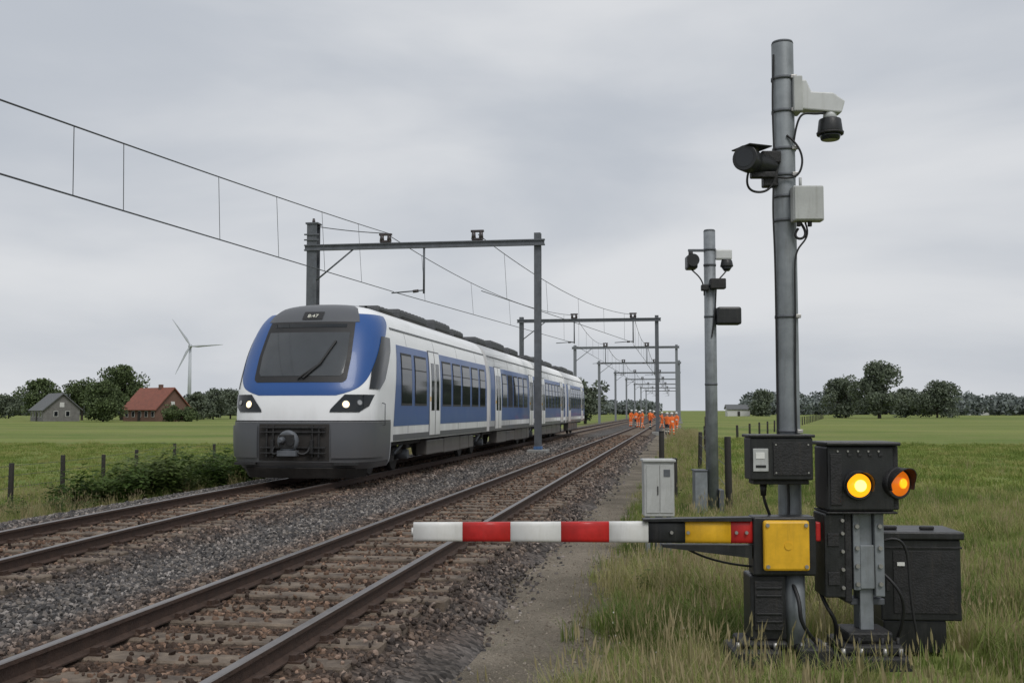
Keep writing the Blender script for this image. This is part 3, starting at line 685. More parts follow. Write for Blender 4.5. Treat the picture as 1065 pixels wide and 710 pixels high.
    box(T,'underframe_deck',(0,(y0+y1)/2,.80),(2.7,y1-y0+.4,.16),M['under'],.01)
    def bogie(yc):
        for s in(-1,1):
            box(T,'bogie_frame',(s*1.02,yc,.55),(.14,3.0,.2),M['under'],.04)
            for dy in(-1.1,1.1):
                cyl(T,'wheel',(s*.69,yc+dy,.44),(s*.82,yc+dy,.44),.44,.43,M['under'],28,bev=.02)
                cyl(T,'axle_box',(s*.82,yc+dy,.44),(s*1.22,yc+dy,.44),.15,.13,M['steeld'],16)
                box(T,'spring',(s*1.12,yc+dy,.66),(.2,.34,.16),M['under'],.03)
            cyl(T,'damper',(s*1.25,yc-.5,.5),(s*1.25,yc+.4,.75),.045,.045,M['steeld'],10)
            box(T,'brake_unit',(s*.95,yc,.38),(.2,.7,.22),M['under'],.03)
    by=[4.2] if ci==0 else []
    by.append(ends[ci]+.1 if ci<3 else ends[ci]-2.6)
    for yb in by: bogie(yb)
    us=6.1 if ci==0 else y0+1.9; ue=y1-1.9 if ci<3 else y1-4.4
    for sx in(1,-1):
        yq=us
        while yq<ue-.5:
            Lq=min(random.uniform(1.4,2.4),ue-yq); box(T,'underfloor_box',(sx*1.38,yq+Lq/2,.58),(.32,Lq-.08,.52-random.random()*.12),M['tdark'],.03); 
            yq+=Lq

# ------------------------------------------------------------ catenary
def mast(par,name,x,y,z0,z1,r,m):
    bx(par,name+'_flange',x-r,x+r,y-r,y-r+.03,z0,z1,m,.004); bx(par,name+'_flange',x-r,x+r,y+r-.03,y+r,z0,z1,m,.004); bx(par,name+'_web',x-.02,x+.02,y-r+.032,y+r-.032,z0,z1,m,0)
P1Y=46.5
def portal(y,xl,xr,zb,ztl,ztr,rl,rr,m,det=True,drops=()):
    P=empty('catenary_portal',(0,y,0))
    mast(P,'mast',xl,0,-.9,ztl,rl,m); mast(P,'mast',xr,0,-.35,ztr,rr,m)
    bx(P,'footing',xr-.45,xr+.45,-.45,.45,-.6,-.12,M['conc'],.03); bx(P,'footing',xl-.45,xl+.45,-.45,.45,-1.2,-.6,M['conc'],.03)
    if det: bx(P,'base_band',xr-rr-.03,xr+rr+.03,-rr-.03,rr+.03,-.12,.02,M['bluep'],.01)
    bx(P,'beam_top_chord',xl-.35,xr+.35,-rr-.16,-rr-.01,zb+.08,zb+.14,m,.004); bx(P,'beam_bottom_chord',xl-.35,xr+.35,-rr-.16,-rr-.01,zb-.14,zb-.08,m,.004)
    bx(P,'beam_web',xl-.33,xr+.33,-rr-.10,-rr-.07,zb-.078,zb+.078,m,0)
    cyl(P,'brace',(xl+rl,-rr-.08,zb-1.5),(xl+2.0,-rr-.08,zb-.1),.04,.04,m,8)
    if det:
        for kx in(xl,):
            bx(P,'mast_cap',kx-rl*1.25,kx+rl*1.25,-rl*1.2,rl*1.2,ztl,ztl+.08,m,.01)
            for dz in(.35,.6): bx(P,'mast_clamp',kx-rl*1.5,kx+rl*1.5,-rl*1.2,-rl,zb+dz-.02,zb+dz+.05,m,.01)
            cyl(P,'top_insulator',(kx,0,ztl+.05),(kx,0,ztl+.3),.09,.05,M['insul'],10)
    for xd,up,dn in drops:
        if up:
            box(P,'insulator_saddle',(xd,-rr-.08,zb+.2),(.5,.2,.1),M['insul'],.02)
            for s in(-.17,.17): cyl(P,'insulator',(xd+s,-rr-.08,zb+.2),(xd+s,-rr-.08,zb+.2+up),.11,.08,M['insul'],10)
            box(P,'insulator_cap',(xd,-rr-.08,zb+.22+up),(.6,.14,.1),M['insul'],.02)
        if dn:
            cyl(P,'drop_tube',(xd,-rr-.08,zb-.1),(xd,-rr-.08,zb-dn),.05,.05,m,8)
            cyl(P,'registration_arm',(xd,-rr-.08,zb-dn+.15),(xd-1.5,-rr-.08,zb-dn+.05),.03,.03,m,8)
            cyl(P,'registration_insulator',(xd-.25,-rr-.08,zb-dn+.13),(xd-.5,-rr-.08,zb-dn+.1),.07,.07,M['insul'],8)
    return P
portal(P1Y,-16.6,-6.15,9.05,10.15,9.5,.24,.15,M['steeld'],True,[(-13.1,.3,0),(-11.3,0,2.2),(-8.85,.35,0)])
portal(86.5,-12.8,-1.7,8.95,9.3,9.3,.17,.15,M['steeld'],False,[(-8.4,.3,1.9),(-3.6,.3,1.9)])
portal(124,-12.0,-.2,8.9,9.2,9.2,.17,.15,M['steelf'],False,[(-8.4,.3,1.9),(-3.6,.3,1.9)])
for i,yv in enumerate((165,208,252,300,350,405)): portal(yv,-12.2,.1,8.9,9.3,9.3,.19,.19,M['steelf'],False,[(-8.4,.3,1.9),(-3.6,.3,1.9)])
OW=empty('overhead_wires')
def seg(p0,p1,sag,n_=14):
    return [(p0[0]+(p1[0]-p0[0])*t,p0[1]+(p1[1]-p0[1])*t,p0[2]+(p1[2]-p0[2])*t-sag*4*t*(1-t)) for t in np.linspace(0,1,n_)]
def span(p0,p1,q0,q1,sag,nd,r=.02,tp=()):
    A=seg(p0,p1,sag,24); B=seg(q0,q1,0,14); tube(OW,'messenger_wire',A,r,M['wire'],False); tube(OW,'contact_wire',B,r,M['wire'],False)
    for t in (tp or [(i+.5)/nd for i in range(nd)]):
        a=[p0[k]+(p1[k]-p0[k])*t for k in range(3)]; a[2]-=sag*4*t*(1-t); b=[q0[k]+(q1[k]-q0[k])*t for k in range(3)]
        tube(OW,'dropper',[a,b],r*.5,M['wire'],False)
def ext(p,q,t): return tuple(p[k]+(q[k]-p[k])*t for k in range(3))
mA=(-10.13,14.6,6.42); mB=(-12.9,P1Y-.25,9.6)
cA=(-10.13,14.6,5.18); cB=(-12.7,P1Y-.25,6.95)
m0=ext(mA,mB,-.5); c0=ext(cA,cB,-.5)
span(m0,mB,c0,cB,.12,0,.016,tp=[.12,.22,.377,.4185,.529,.63,.74,.86])
tube(OW,'return_wire',seg((-16.6,P1Y,10.1),(-13.1,P1Y-.1,9.65),.05),.02,M['wire'],False)
ym=[P1Y,86.5,124,165,208,252,300,350,405]
for i in range(8):
    r=.018 if i<2 else .026
    for tx in(-8.4,-3.6):
        xa=(-12.9 if tx<-5 else -8.85) if i==0 else tx
        xc=(-12.7 if tx<-5 else -8.7) if i==0 else tx
        span((xa,ym[i],9.5),(tx,ym[i+1],9.4),(xc,ym[i],6.95),(tx,ym[i+1],7.1),.8,5,r)

# ------------------------------------------------------------ barrier group  (local frame: x to camera right, y away)
BR=TH*.93
lat=2.275; D=8.6
def fr(lat,D,z): return (lat*C_-D*S_, lat*S_+D*C_, z)
B=empty('level_crossing_barrier',fr(lat-.085,D,-.36),BR)
segs=[(-2.97,-2.58,'bwhite'),(-2.58,-2.20,'red'),(-2.20,-1.80,'bwhite'),(-1.80,-1.42,'red'),(-1.42,-1.11,'bwhite'),(-1.11,-.82,'bpaint'),(-.82,-.46,'yellow'),(-.46,-.24,'red')]
def hexa(par,name,x0,x1,h0,h1,yc,d,zc,m,rnd=.022):
    V=[];F=[]; n_=20
    for x,h in((x0,h0),(x1,h1)):
        for i in range(n_):
            a=2*math.pi*i/n_; e=.45
            V.append((x,yc+d/2*math.copysign(abs(math.cos(a))**e,math.cos(a)),zc+h/2*math.copysign(abs(math.sin(a))**e,math.sin(a))))
    for i in range(n_): F.append((i,(i+1)%n_,n_+(i+1)%n_,n_+i))
    F.append(tuple(range(n_-1,-1,-1))); F.append(tuple(range(n_,2*n_)))
    o=mesh_obj(name,V,F,m,par)
    for p in o.data.polygons: p.use_smooth=len(p.vertices)==4
for a,b,c in segs:
    h=lambda x:.148+.03*(x+3.03)/2.8
    hexa(B,'arm_'+c,a,b-.001,h(a),h(b),-.14,.075,1.0,M[c])
cyl(B,'arm_end_cap',(-2.985,-.14,1.0),(-2.97,-.14,1.0),.03,.034,M['bwhite'])
V=[(-1.15,-.2,1.085),(-1.15,-.2,1.105),(-.3,-.2,1.12),(-.3,-.2,1.09),(-1.15,-.08,1.085),(-1.15,-.08,1.105),(-.3,-.08,1.12),(-.3,-.08,1.09)]
Fb=[(0,3,2,1),(4,5,6,7),(0,4,7,3),(1,2,6,5),(0,1,5,4),(3,7,6,2)]
mesh_obj('arm_clamp_top',V,Fb,M['bpaint'],B)
V=[(-1.0,-.19,.905),(-1.0,-.19,.885),(-.3,-.19,.80),(-.3,-.19,.90),(-1.0,-.09,.905),(-1.0,-.09,.885),(-.3,-.09,.80),(-.3,-.09,.90)]
mesh_obj('arm_clamp_bottom',V,[(0,1,2,3),(4,7,6,5),(0,3,7,4),(1,5,6,2),(0,4,5,1),(3,2,6,7)],M['bpaint'],B)
for x in(-.93,-.8,-.42,-.34): cyl(B,'arm_bolt',(x,-.178,1.0),(x,-.2,1.0),.014,.014,M['bolt'],6)
tube(B,'arm_cable',[(-.85,-.12,.90),(-.72,-.12,.80),(-.5,-.1,.74),(-.25,-.08,.72)],.009,M['cable'])
bx(B,'gearbox_backplate',-.29,.205,-.20,.0,.665,1.125,M['bpaint'],.015); bx(B,'gearbox_cover',-.22,.14,-.255,-.202,.71,1.10,M['yellow'],.02)
for x in(-.19,.11):
    for z in(.745,1.065): cyl(B,'cover_bolt',(x,-.256,z),(x,-.268,z),.016,.016,M['bolt'],6)
cyl(B,'cover_hub',(-.03,-.256,.905),(-.03,-.262,.905),.03,.03,M['yellow'],20)
bx(B,'pivot_red_end',.207,.25,-.17,-.10,.93,1.08,M['red'],.01)
bx(B,'drive_column',-.31,-.03,-.16,.12,.16,.664,M['bpaint'],.015); bx(B,'drive_column_door',-.28,-.06,-.176,-.162,.24,.62,M['cast'],.006)
for z in(.3,.36,.5,.56): bx(B,'column_rib',-.27,-.07,-.186,-.178,z,z+.015,M['bpaint'],.003)
cyl(B,'column_flank',(.06,-.05,.1),(.06,-.05,.664),.085,.085,M['steel'],28)
for (x0,x1,y0,y1,z0,z1) in((-.47,-.08,-.25,.2,-.04,.10),(-.40,-.03,-.2,.16,.102,.158),(.03,.30,-.28,.1,-.04,.13)): bx(B,'foot_casting',x0,x1,y0,y1,z0,z1,M['cast'],.025)
for x in(-.42,-.13,.08,.25): cyl(B,'foot_bolt',(x,-.2,.09),(x,-.2,.15),.018,.018,M['bolt'],6)
bx(B,'hinge_plate',.262,.42,-.22,.1,.50,1.15,M['bpaint'],.012); bx(B,'hinge_plate',.422,.48,-.2,.08,.46,1.16,M['cast'],.012)
for z in(.58,.72,.86,1.0,1.1): cyl(B,'hinge_bolt',(.40,-.22,z),(.40,-.245,z),.016,.014,M['bolt'],6)
for z in(.6,.9): bx(B,'hinge_grille',.285,.375,-.232,-.222,z,z+.1,M['cast'],.004)
# signal
G=empty('crossing_warning_light',fr(lat-.075,D,-.36),BR)
cyl(G,'post',(.60,.0,.1),(.60,.0,1.17),.062,.062,M['steel'],24)
bx(G,'post_bracket',.49,.545,-.17,.05,.55,1.148,M['steel'],.008); bx(G,'post_bracket',.66,.735,-.17,.05,.50,1.148,M['steel'],.008)
bx(G,'post_bracket_plate',.547,.658,-.16,-.13,.56,.9,M['steel'],.006); bx(G,'post_channel',.55,.655,-.125,-.09,.2,1.148,M['steel'],.006)
for z in(.6,.74,.88,1.05):
    for x in(.52,.70): cyl(G,'bracket_bolt',(x,-.17,z),(x,-.19,z),.018,.018,M['bolt'],6)
for z in(.42,.95): bx(G,'post_clamp',.49,.76,-.08,.08,z,z+.05,M['steeld'],.008)
def stepbase(x0,x1,y0,y1,lv,nm,par,m):
    for i,(z0,z1,ins) in enumerate(lv): bx(par,nm,x0+ins,x1-ins,y0+ins,y1-ins,z0,z1,m,.02)
stepbase(.31,.88,-.34,.22,[(-.08,.07,0),(.072,.15,.05),(.152,.24,.11)],'base_casting',G,M['cast'])
for x in(.36,.5,.68,.8): cyl(G,'base_bolt',(x,-.3,.06),(x,-.3,.13),.018,.018,M['bolt'],6); cyl(G,'base_pin',(x,-.24,.1),(x,-.24,.2),.014,.014,M['cast'],8)
bx(G,'lamp_housing',.28,.80,-.24,.14,1.17,1.68,M['bpaint'],.02); bx(G,'lamp_housing_lid',.265,.85,-.27,.16,1.682,1.712,M['bpaint'],.01)
bx(G,'lamp_housing_side',.802,.85,-.20,.13,1.18,1.68,M['cast'],.01); bx(G,'housing_bottom_rail',.27,.82,-.25,.14,1.152,1.168,M['cast'],.004)
bx(G,'housing_panel',.30,.39,-.252,-.242,1.22,1.62,M['cast'],.004)
for x in(.36,.44,.52,.60,.68): cyl(G,'lid_vent',(x,-.24,1.64),(x,-.252,1.64),.008,.008,M['bolt'],6); bx(G,'lid_rib',x,x+.03,-.25,-.243,1.60,1.62,M['cast'],.002)
def lamp(cx,cy,cz,rad,rot,lit,nm):
    L=empty(nm,(cx,cy,cz),rot); L.parent=G
    cyl(L,'bezel',(0,.05,0),(0,-.03,0),rad*1.3,rad*1.25,M['cast'],32,bev=.008)
    V=[];F=[];n_=28
    for j,(yy_,r) in enumerate(((-.03,1.2),(-.03-.11,1.24),(-.03-.11,1.17),(-.03,1.13))):
        for i in range(n_+1):
            a=math.radians(-25)+math.radians(230)*i/n_; ln=1 if j in(0,3) else (.35+.65*max(0,math.sin(a)))
            V.append((rad*r*math.cos(a),-.03+(yy_+.03)*ln,rad*r*math.sin(a)))
    for j in range(3):
        for i in range(n_): F.append((j*(n_+1)+i,j*(n_+1)+i+1,(j+1)*(n_+1)+i+1,(j+1)*(n_+1)+i))
    mesh_obj('hood',V,F,M['cast'],L,smooth=False)
    V=[(0,-.075,0)];F=[];R_=6;n_=32
    for j in range(1,R_+1):
        t=j/R_
        for i in range(n_):
            a=6.2832*i/n_; V.append((rad*t*math.cos(a),-.032-.043*math.cos(t*math.pi/2),rad*t*math.sin(a)))
    for i in range(n_): F.append((0,1+(i+1)%n_,1+i))
    for j in range(R_-1):
        for i in range(n_): F.append((1+j*n_+i,1+j*n_+(i+1)%n_,1+(j+1)*n_+(i+1)%n_,1+(j+1)*n_+i))
    mesh_obj('lens',V,F,lit,L,smooth=True)
    if lit is M['amber']: cyl(L,'lens_core',(0,-.070,0),(0,-.080,0),rad*.5,rad*.38,M['amberc'],24)
    else: cyl(L,'lens_core',(0,-.070,0),(0,-.079,0),rad*.4,rad*.3,M['amber'],24)
lamp(.515,-.24,1.375,.092,0,M['amber'],'amber_lamp'); lamp(.83,-.21,1.39,.10,math.radians(24),M['amberd'],'amber_lamp')
tube(G,'power_cable',[(.66,-.05,.75),(.80,-.2,.62),(.93,-.15,.45),(.86,-.1,.2),(.84,0,.05)],.013,M['cable'])
tube(G,'power_cable',[(.7,-.06,.9),(.9,-.1,1.0),(.98,-.05,.8),(.95,-.1,.4),(1.02,-.1,.1)],.011,M['cable'])
tube(B,'power_cable',[(.0,-.02,.68),(.08,-.22,.5),(.02,-.24,.35),(.14,-.2,.2),(.25,-.1,.1)],.016,M['cable'])
tube(B,'power_cable',[(.28,0,.52),(.3,-.1,.4),(.36,-.12,.35),(.4,-.05,.2),(.38,-.02,.1)],.016,M['cable'])
R=empty('relay_cabinet',fr(lat+1.05,D+.15,-.36),BR-.06)
bx(R,'cabinet_body',-.32,.32,-.05,.42,.26,.91,M['bpaint'],.012); bx(R,'cabinet_lid',-.345,.345,-.08,.45,.912,.975,M['bpaint'],.012)
bx(R,'cabinet_lower',-.30,.2,-.03,.38,.0,.258,M['bpaint'],.012); bx(R,'cabinet_flange',-.33,.33,-.06,.43,.84,.855,M['cast'],.003)
for x in(-.2,.1): box(R,'lid_handle',(x,.1,.99),(.12,.03,.03),M['cast'],.01)
bx(R,'door_lock',-.28,-.25,-.062,-.052,.5,.6,M['cast'],.003); bx(R,'door_panel',-.22,.28,-.058,-.052,.32,.82,M['cast'],.004)
bx(R,'warning_label',-.19,-.13,-.064,-.0595,.70,.73,M['label'],.001)
# ------------------------------------------------------------ camera pole
P=empty('camera_pole',fr(lat,D+.13,-.38),BR)
cyl(P,'pole',(0,0,-.1),(0,0,5.05),.094,.090,M['steel'],40,bev=.004); cyl(P,'pole_cap',(0,0,5.05),(0,0,5.07),.091,.085,M['steeld'],32)
cyl(P,'base_collar',(0,0,0),(0,0,.12),.13,.12,M['steel'],32)
E2=empty('pole_fittings',(0,0,-.05)); E2.parent=P
for z in(4.80,4.52,4.20,3.98,3.80,3.60,2.80,1.86,1.45):
    cyl(E2,'band_clamp',(0,0,z-.012),(0,0,z+.012),.098,.098,M['steeld'],32); box(E2,'clamp_screw',(.07,-.08,z),(.05,.03,.03),M['bolt'],.004)
bx(E2,'bracket_plate',.06,.135,-.12,.06,4.50,4.80,M['ltgrey'],.01); 
V=[(.13,-.07,4.78),(.13,-.07,4.53),(.47,-.07,4.50),(.50,-.07,4.60),(.40,-.07,4.67),(.22,-.07,4.68),(.18,-.07,4.78)]; V+=[(x,.05,z) for x,y,z in V]
k_=7; F=[tuple(range(k_)),tuple(range(2*k_-1,k_-1,-1))]+[((i+1)%k_,i,k_+i,k_+(i+1)%k_) for i in range(k_)]
o=mesh_obj('dome_bracket_arm',V,F,M['camw'],E2); bm_=o.modifiers.new('b','BEVEL'); bm_.width=.012; bm_.segments=2
cyl(E2,'dome_camera_neck',(.385,-.01,4.53),(.385,-.01,4.45),.05,.06,M['camw'],24)
cyl(E2,'dome_camera_body',(.385,-.01,4.46),(.385,-.01,4.34),.09,.105,M['bpaint'],32,bev=.012); cyl(E2,'dome_camera_ring',(.385,-.01,4.345),(.385,-.01,4.325),.112,.108,M['cast'],32)
cyl(E2,'dome_camera_glass',(.385,-.01,4.326),(.385,-.01,4.28),.09,.075,M['glass'],28,bev=.01)
cyl(E2,'camera_body',(-.10,-.03,4.06),(-.32,-.13,4.075),.075,.09,M['bpaint'],28,bev=.01); cyl(E2,'camera_hood',(-.30,-.12,4.075),(-.38,-.24,4.08),.10,.108,M['bpaint'],28,bev=.008)
cyl(E2,'camera_lens',(-.38,-.24,4.08),(-.383,-.245,4.08),.075,.075,M['glass'],28); box(E2,'camera_sunshield',(-.30,-.14,4.18),(.22,.26,.012),M['bpaint'],.004,(0,0,.4))
box(E2,'camera_mount',(-.13,-.03,3.96),(.12,.1,.16),M['cast'],.01); box(E2,'camera_mount_back',(-.13,-.04,4.12),(.16,.14,.10),M['cast'],.01); box(E2,'camera_bracket',(-.2,-.08,3.97),(.2,.08,.05),M['cast'],.01)
tube(E2,'camera_cable',[(-.33,-.14,3.98),(-.36,-.12,3.86),(-.25,-.08,3.8),(-.12,-.08,3.85),(-.1,-.07,3.95)],.01,M['cable'])
tube(E2,'camera_cable',[(.0,-.1,4.3),(.12,-.12,4.2),(.14,-.12,4.0),(.05,-.12,3.92),(-.08,-.1,3.95)],.009,M['cable'])
tube(E2,'camera_cable',[(.1,-.1,3.57),(.16,-.12,3.48),(.1,-.12,3.4),(.03,-.11,3.46),(.08,-.11,3.52)],.011,M['cable'])
tube(E2,'camera_cable',[(.14,-.1,3.57),(.18,-.12,3.45),(.06,-.11,3.38),(.04,-.11,3.2),(.05,-.1,2.8),(.03,-.1,2.2),(.04,-.1,1.8)],.008,M['cable'])
tube(E2,'camera_cable',[(-.085,-.04,5.0),(-.1,-.04,4.7),(-.1,-.04,4.4),(-.09,-.05,4.1),(-.12,-.06,3.7),(-.1,-.05,3.4),(-.095,-.03,2.8),(-.097,-.03,2.0),(-.1,-.03,1.75)],.008,M['cable'])
tube(E2,'camera_cable',[(.36,-.03,4.52),(.25,-.1,4.46),(.12,-.12,4.52),(.08,-.11,4.4),(.06,-.09,4.25)],.009,M['cable'])
bx(E2,'junction_box',.02,.27,-.20,-.09,3.57,3.86,M['ltgrey'],.012); bx(E2,'junction_box_lid',.03,.26,-.212,-.202,3.58,3.85,M['ltgrey'],.006)
bx(E2,'junction_box_arm',.05,.2,-.09,.02,3.68,3.74,M['steel'],.005); bx(E2,'box_gland',.06,.09,-.16,-.13,3.53,3.57,M['cable'],.004); bx(E2,'box_gland',.15,.18,-.16,-.13,3.53,3.57,M['cable'],.004)
cyl(E2,'box_antenna',(.1,-.12,3.86),(.1,-.12,3.94),.012,.012,M['ltgrey'],10)
CB=empty('control_box',(-.06,0,.05)); CB.parent=E2
bx(CB,'box_body',-.33,.165,-.34,-.10,1.43,1.765,M['bpaint'],.012); bx(CB,'box_lid',-.345,.18,-.355,-.09,1.766,1.79,M['bpaint'],.006)
bx(CB,'box_door',-.31,-.19,-.352,-.342,1.50,1.68,M['ltgrey'],.004); bx(CB,'box_label',-.29,-.22,-.356,-.353,1.60,1.65,M['label'],.001); bx(CB,'box_slot',-.29,-.21,-.356,-.353,1.53,1.55,M['bpaint'],.001)
bx(CB,'box_panel',-.15,.145,-.350,-.342,1.47,1.73,M['cast'],.004); bx(CB,'box_skirt',-.30,.14,-.30,-.12,1.395,1.428,M['cast'],.006)
for x in(-.13,.125):
    for z in(1.49,1.71): cyl(CB,'panel_screw',(x,-.350,z),(x,-.354,z),.007,.007,M['bolt'],8)
cyl(CB,'cable_gland',(-.2,-.2,1.40),(-.2,-.2,1.3),.03,.022,M['cable'],12); tube(CB,'control_cable',[(-.2,-.2,1.33),(-.2,-.2,1.22),(-.12,-.14,1.15),(-.1,-.1,1.0)],.012,M['cable'])
tube(CB,'control_cable',[(.02,-.11,1.4),(.03,-.1,1.25),(.02,-.1,1.1)],.011,M['cable'])
# ------------------------------------------------------------ second camera pole
Q=empty('camera_pole',(.62,20.7,-.4),BR)
cyl(Q,'pole',(0,0,-.1),(0,0,5.46),.118,.112,M['steel'],28); cyl(Q,'pole_cap',(0,0,5.46),(0,0,5.49),.116,.1,M['steeld'],24)
for z in(5.1,4.8,4.4,3.8,2.5): cyl(Q,'band_clamp',(0,0,z-.02),(0,0,z+.02),.122,.122,M['steeld'],24)
bx(Q,'cross_arm',-.42,-.1,-.05,.0,5.06,5.11,M['steeld'],.01); box(Q,'camera_body',(-.38,-.15,4.83),(.2,.34,.26),M['bpaint'],.03); cyl(Q,'camera_hood',(-.38,-.32,4.85),(-.38,-.4,4.85),.11,.12,M['bpaint'],20)
bx(Q,'camera_drop',-.41,-.35,-.05,-.0,4.96,5.06,M['steeld'],.01); cyl(Q,'camera_top',(-.38,-.1,4.97),(-.38,-.1,5.05),.05,.04,M['cast'],12)
bx(Q,'dome_bracket_arm',.10,.42,-.1,.02,4.90,5.10,M['camw'],.03); cyl(Q,'dome_camera',(.32,-.04,4.9),(.32,-.04,4.76),.10,.13,M['bpaint'],20,bev=.02); cyl(Q,'dome_glass',(.32,-.04,4.76),(.32,-.04,4.68),.11,.05,M['glass'],20)
box(Q,'sensor_box',(.12,-.15,4.42),(.3,.18,.2),M['cast'],.02); box(Q,'sensor_box',(-.12,-.12,4.35),(.14,.14,.12),M['cast'],.02)
box(Q,'loudspeaker',(.32,-.15,3.80),(.46,.26,.34),M['bpaint'],.04); box(Q,'speaker_arm',(.1,-.05,3.74),(.2,.06,.06),M['cast'],.01)
tube(Q,'camera_cable',[(.3,-.1,4.68),(.2,-.18,4.55),(.05,-.15,4.5),(.1,-.14,4.0),(.0,-.13,3.4)],.014,M['cable']); tube(Q,'camera_cable',[(-.38,-.1,4.72),(-.3,-.15,4.6),(-.12,-.13,4.55),(-.13,-.1,4.2)],.014,M['cable'])
bx(Q,'pole_base_cabinet',-.36,-.125,-.2,.15,-.02,.85,M['steel'],.015); bx(Q,'base_cabinet_lid',-.38,-.12,-.22,.17,.852,.875,M['steeld'],.005); bx(Q,'base_cabinet',.10,.2,-.15,.15,-.02,.5,M['steeld'],.015)
K=empty('trackside_cabinet',(-.29,15.1,-.42),BR)
bx(K,'cabinet_body',-.22,.2,-.15,.15,.55,1.3,M['ltgrey'],.012); bx(K,'cabinet_lid',-.24,.22,-.18,.17,1.302,1.34,M['ltgrey'],.01); bx(K,'door',-.19,-.01,-.162,-.152,.6,1.26,M['ltgrey'],.006); bx(K,'door',.0,.18,-.162,-.152,.6,1.26,M['ltgrey'],.006)
bx(K,'door_handle',-.04,-.025,-.175,-.163,.85,.97,M['cast'],.003); bx(K,'vent',.05,.14,-.168,-.163,1.1,1.2,M['steeld'],.002)
for x in(-.16,.14): bx(K,'leg',x-.025,x+.025,-.1,-.05,-.1,.549,M['steel'],.004); bx(K,'leg',x-.025,x+.025,.06,.11,-.1,.549,M['steel'],.004)
bx(K,'duct',-.05,.05,-.06,.06,-.1,.549,M['steeld'],.01)

# ------------------------------------------------------------ fences
def fpost(par,x,y,z,h,r=.06):
    cyl(par,'post',(x,y,z-.2),(x+random.uniform(-.04,.04),y,z+h),r,r*.9,M['postw'],10,bev=.01)
FL=empty('wire_fence'); pts=[]
for i in range(22):
    D_=23.0+i*3.9; X=-15.75-.24*(D_-23); X=max(X,-20.0-.03*(D_-45)); Yp=(D_+X*S_)/C_; z=float(tz(X,Yp)); fpost(FL,X,Yp,z,1.12+random.uniform(-.06,.06),.07); pts.append((X,Yp,z))
for h in(.45,.75,1.0): tube(FL,'fence_wire',[(a,b,c+h) for a,b,c in pts],.005,M['wire'],False)
FR=empty('wire_fence'); pts=[]
for (x,y,h) in((.94,20.9,1.5),(.66,35.5,1.3),(1.2,49,1.3),(1.6,63,1.3),(2.0,78,1.3),(2.4,95,1.3),(2.8,115,1.3)):
    z=float(tz(x,y)); fpost(FR,x,y,z,h,.07); pts.append((x,y,z))
for h in(.5,.9,1.2): tube(FR,'fence_wire',[(a,b,c+h) for a,b,c in pts],.006,M['wire'],False)
for nm,(x,y,h) in(('marker_post',(-.12,23.5,.95)),('marker_post',(-.5,31,1.4))):
    e=empty(nm,(x,y,-.42)); cyl(e,'post',(0,0,-.1),(0,0,h),.08,.075,M['postw'],12,bev=.01); cyl(e,'post_cap',(0,0,h),(0,0,h+.03),.085,.07,M['cast'],12)
F3=empty('wire_fence'); pts=[]
for i in range(26):
    x=4+i*1.4; y=75+i*9.; z=-.72; fpost(F3,x,y,z,1.3,.09); pts.append((x,y,z))
for h in(.5,1.1): tube(F3,'fence_wire',[(a,b,c+h) for a,b,c in pts],.01,M['wire'],False)

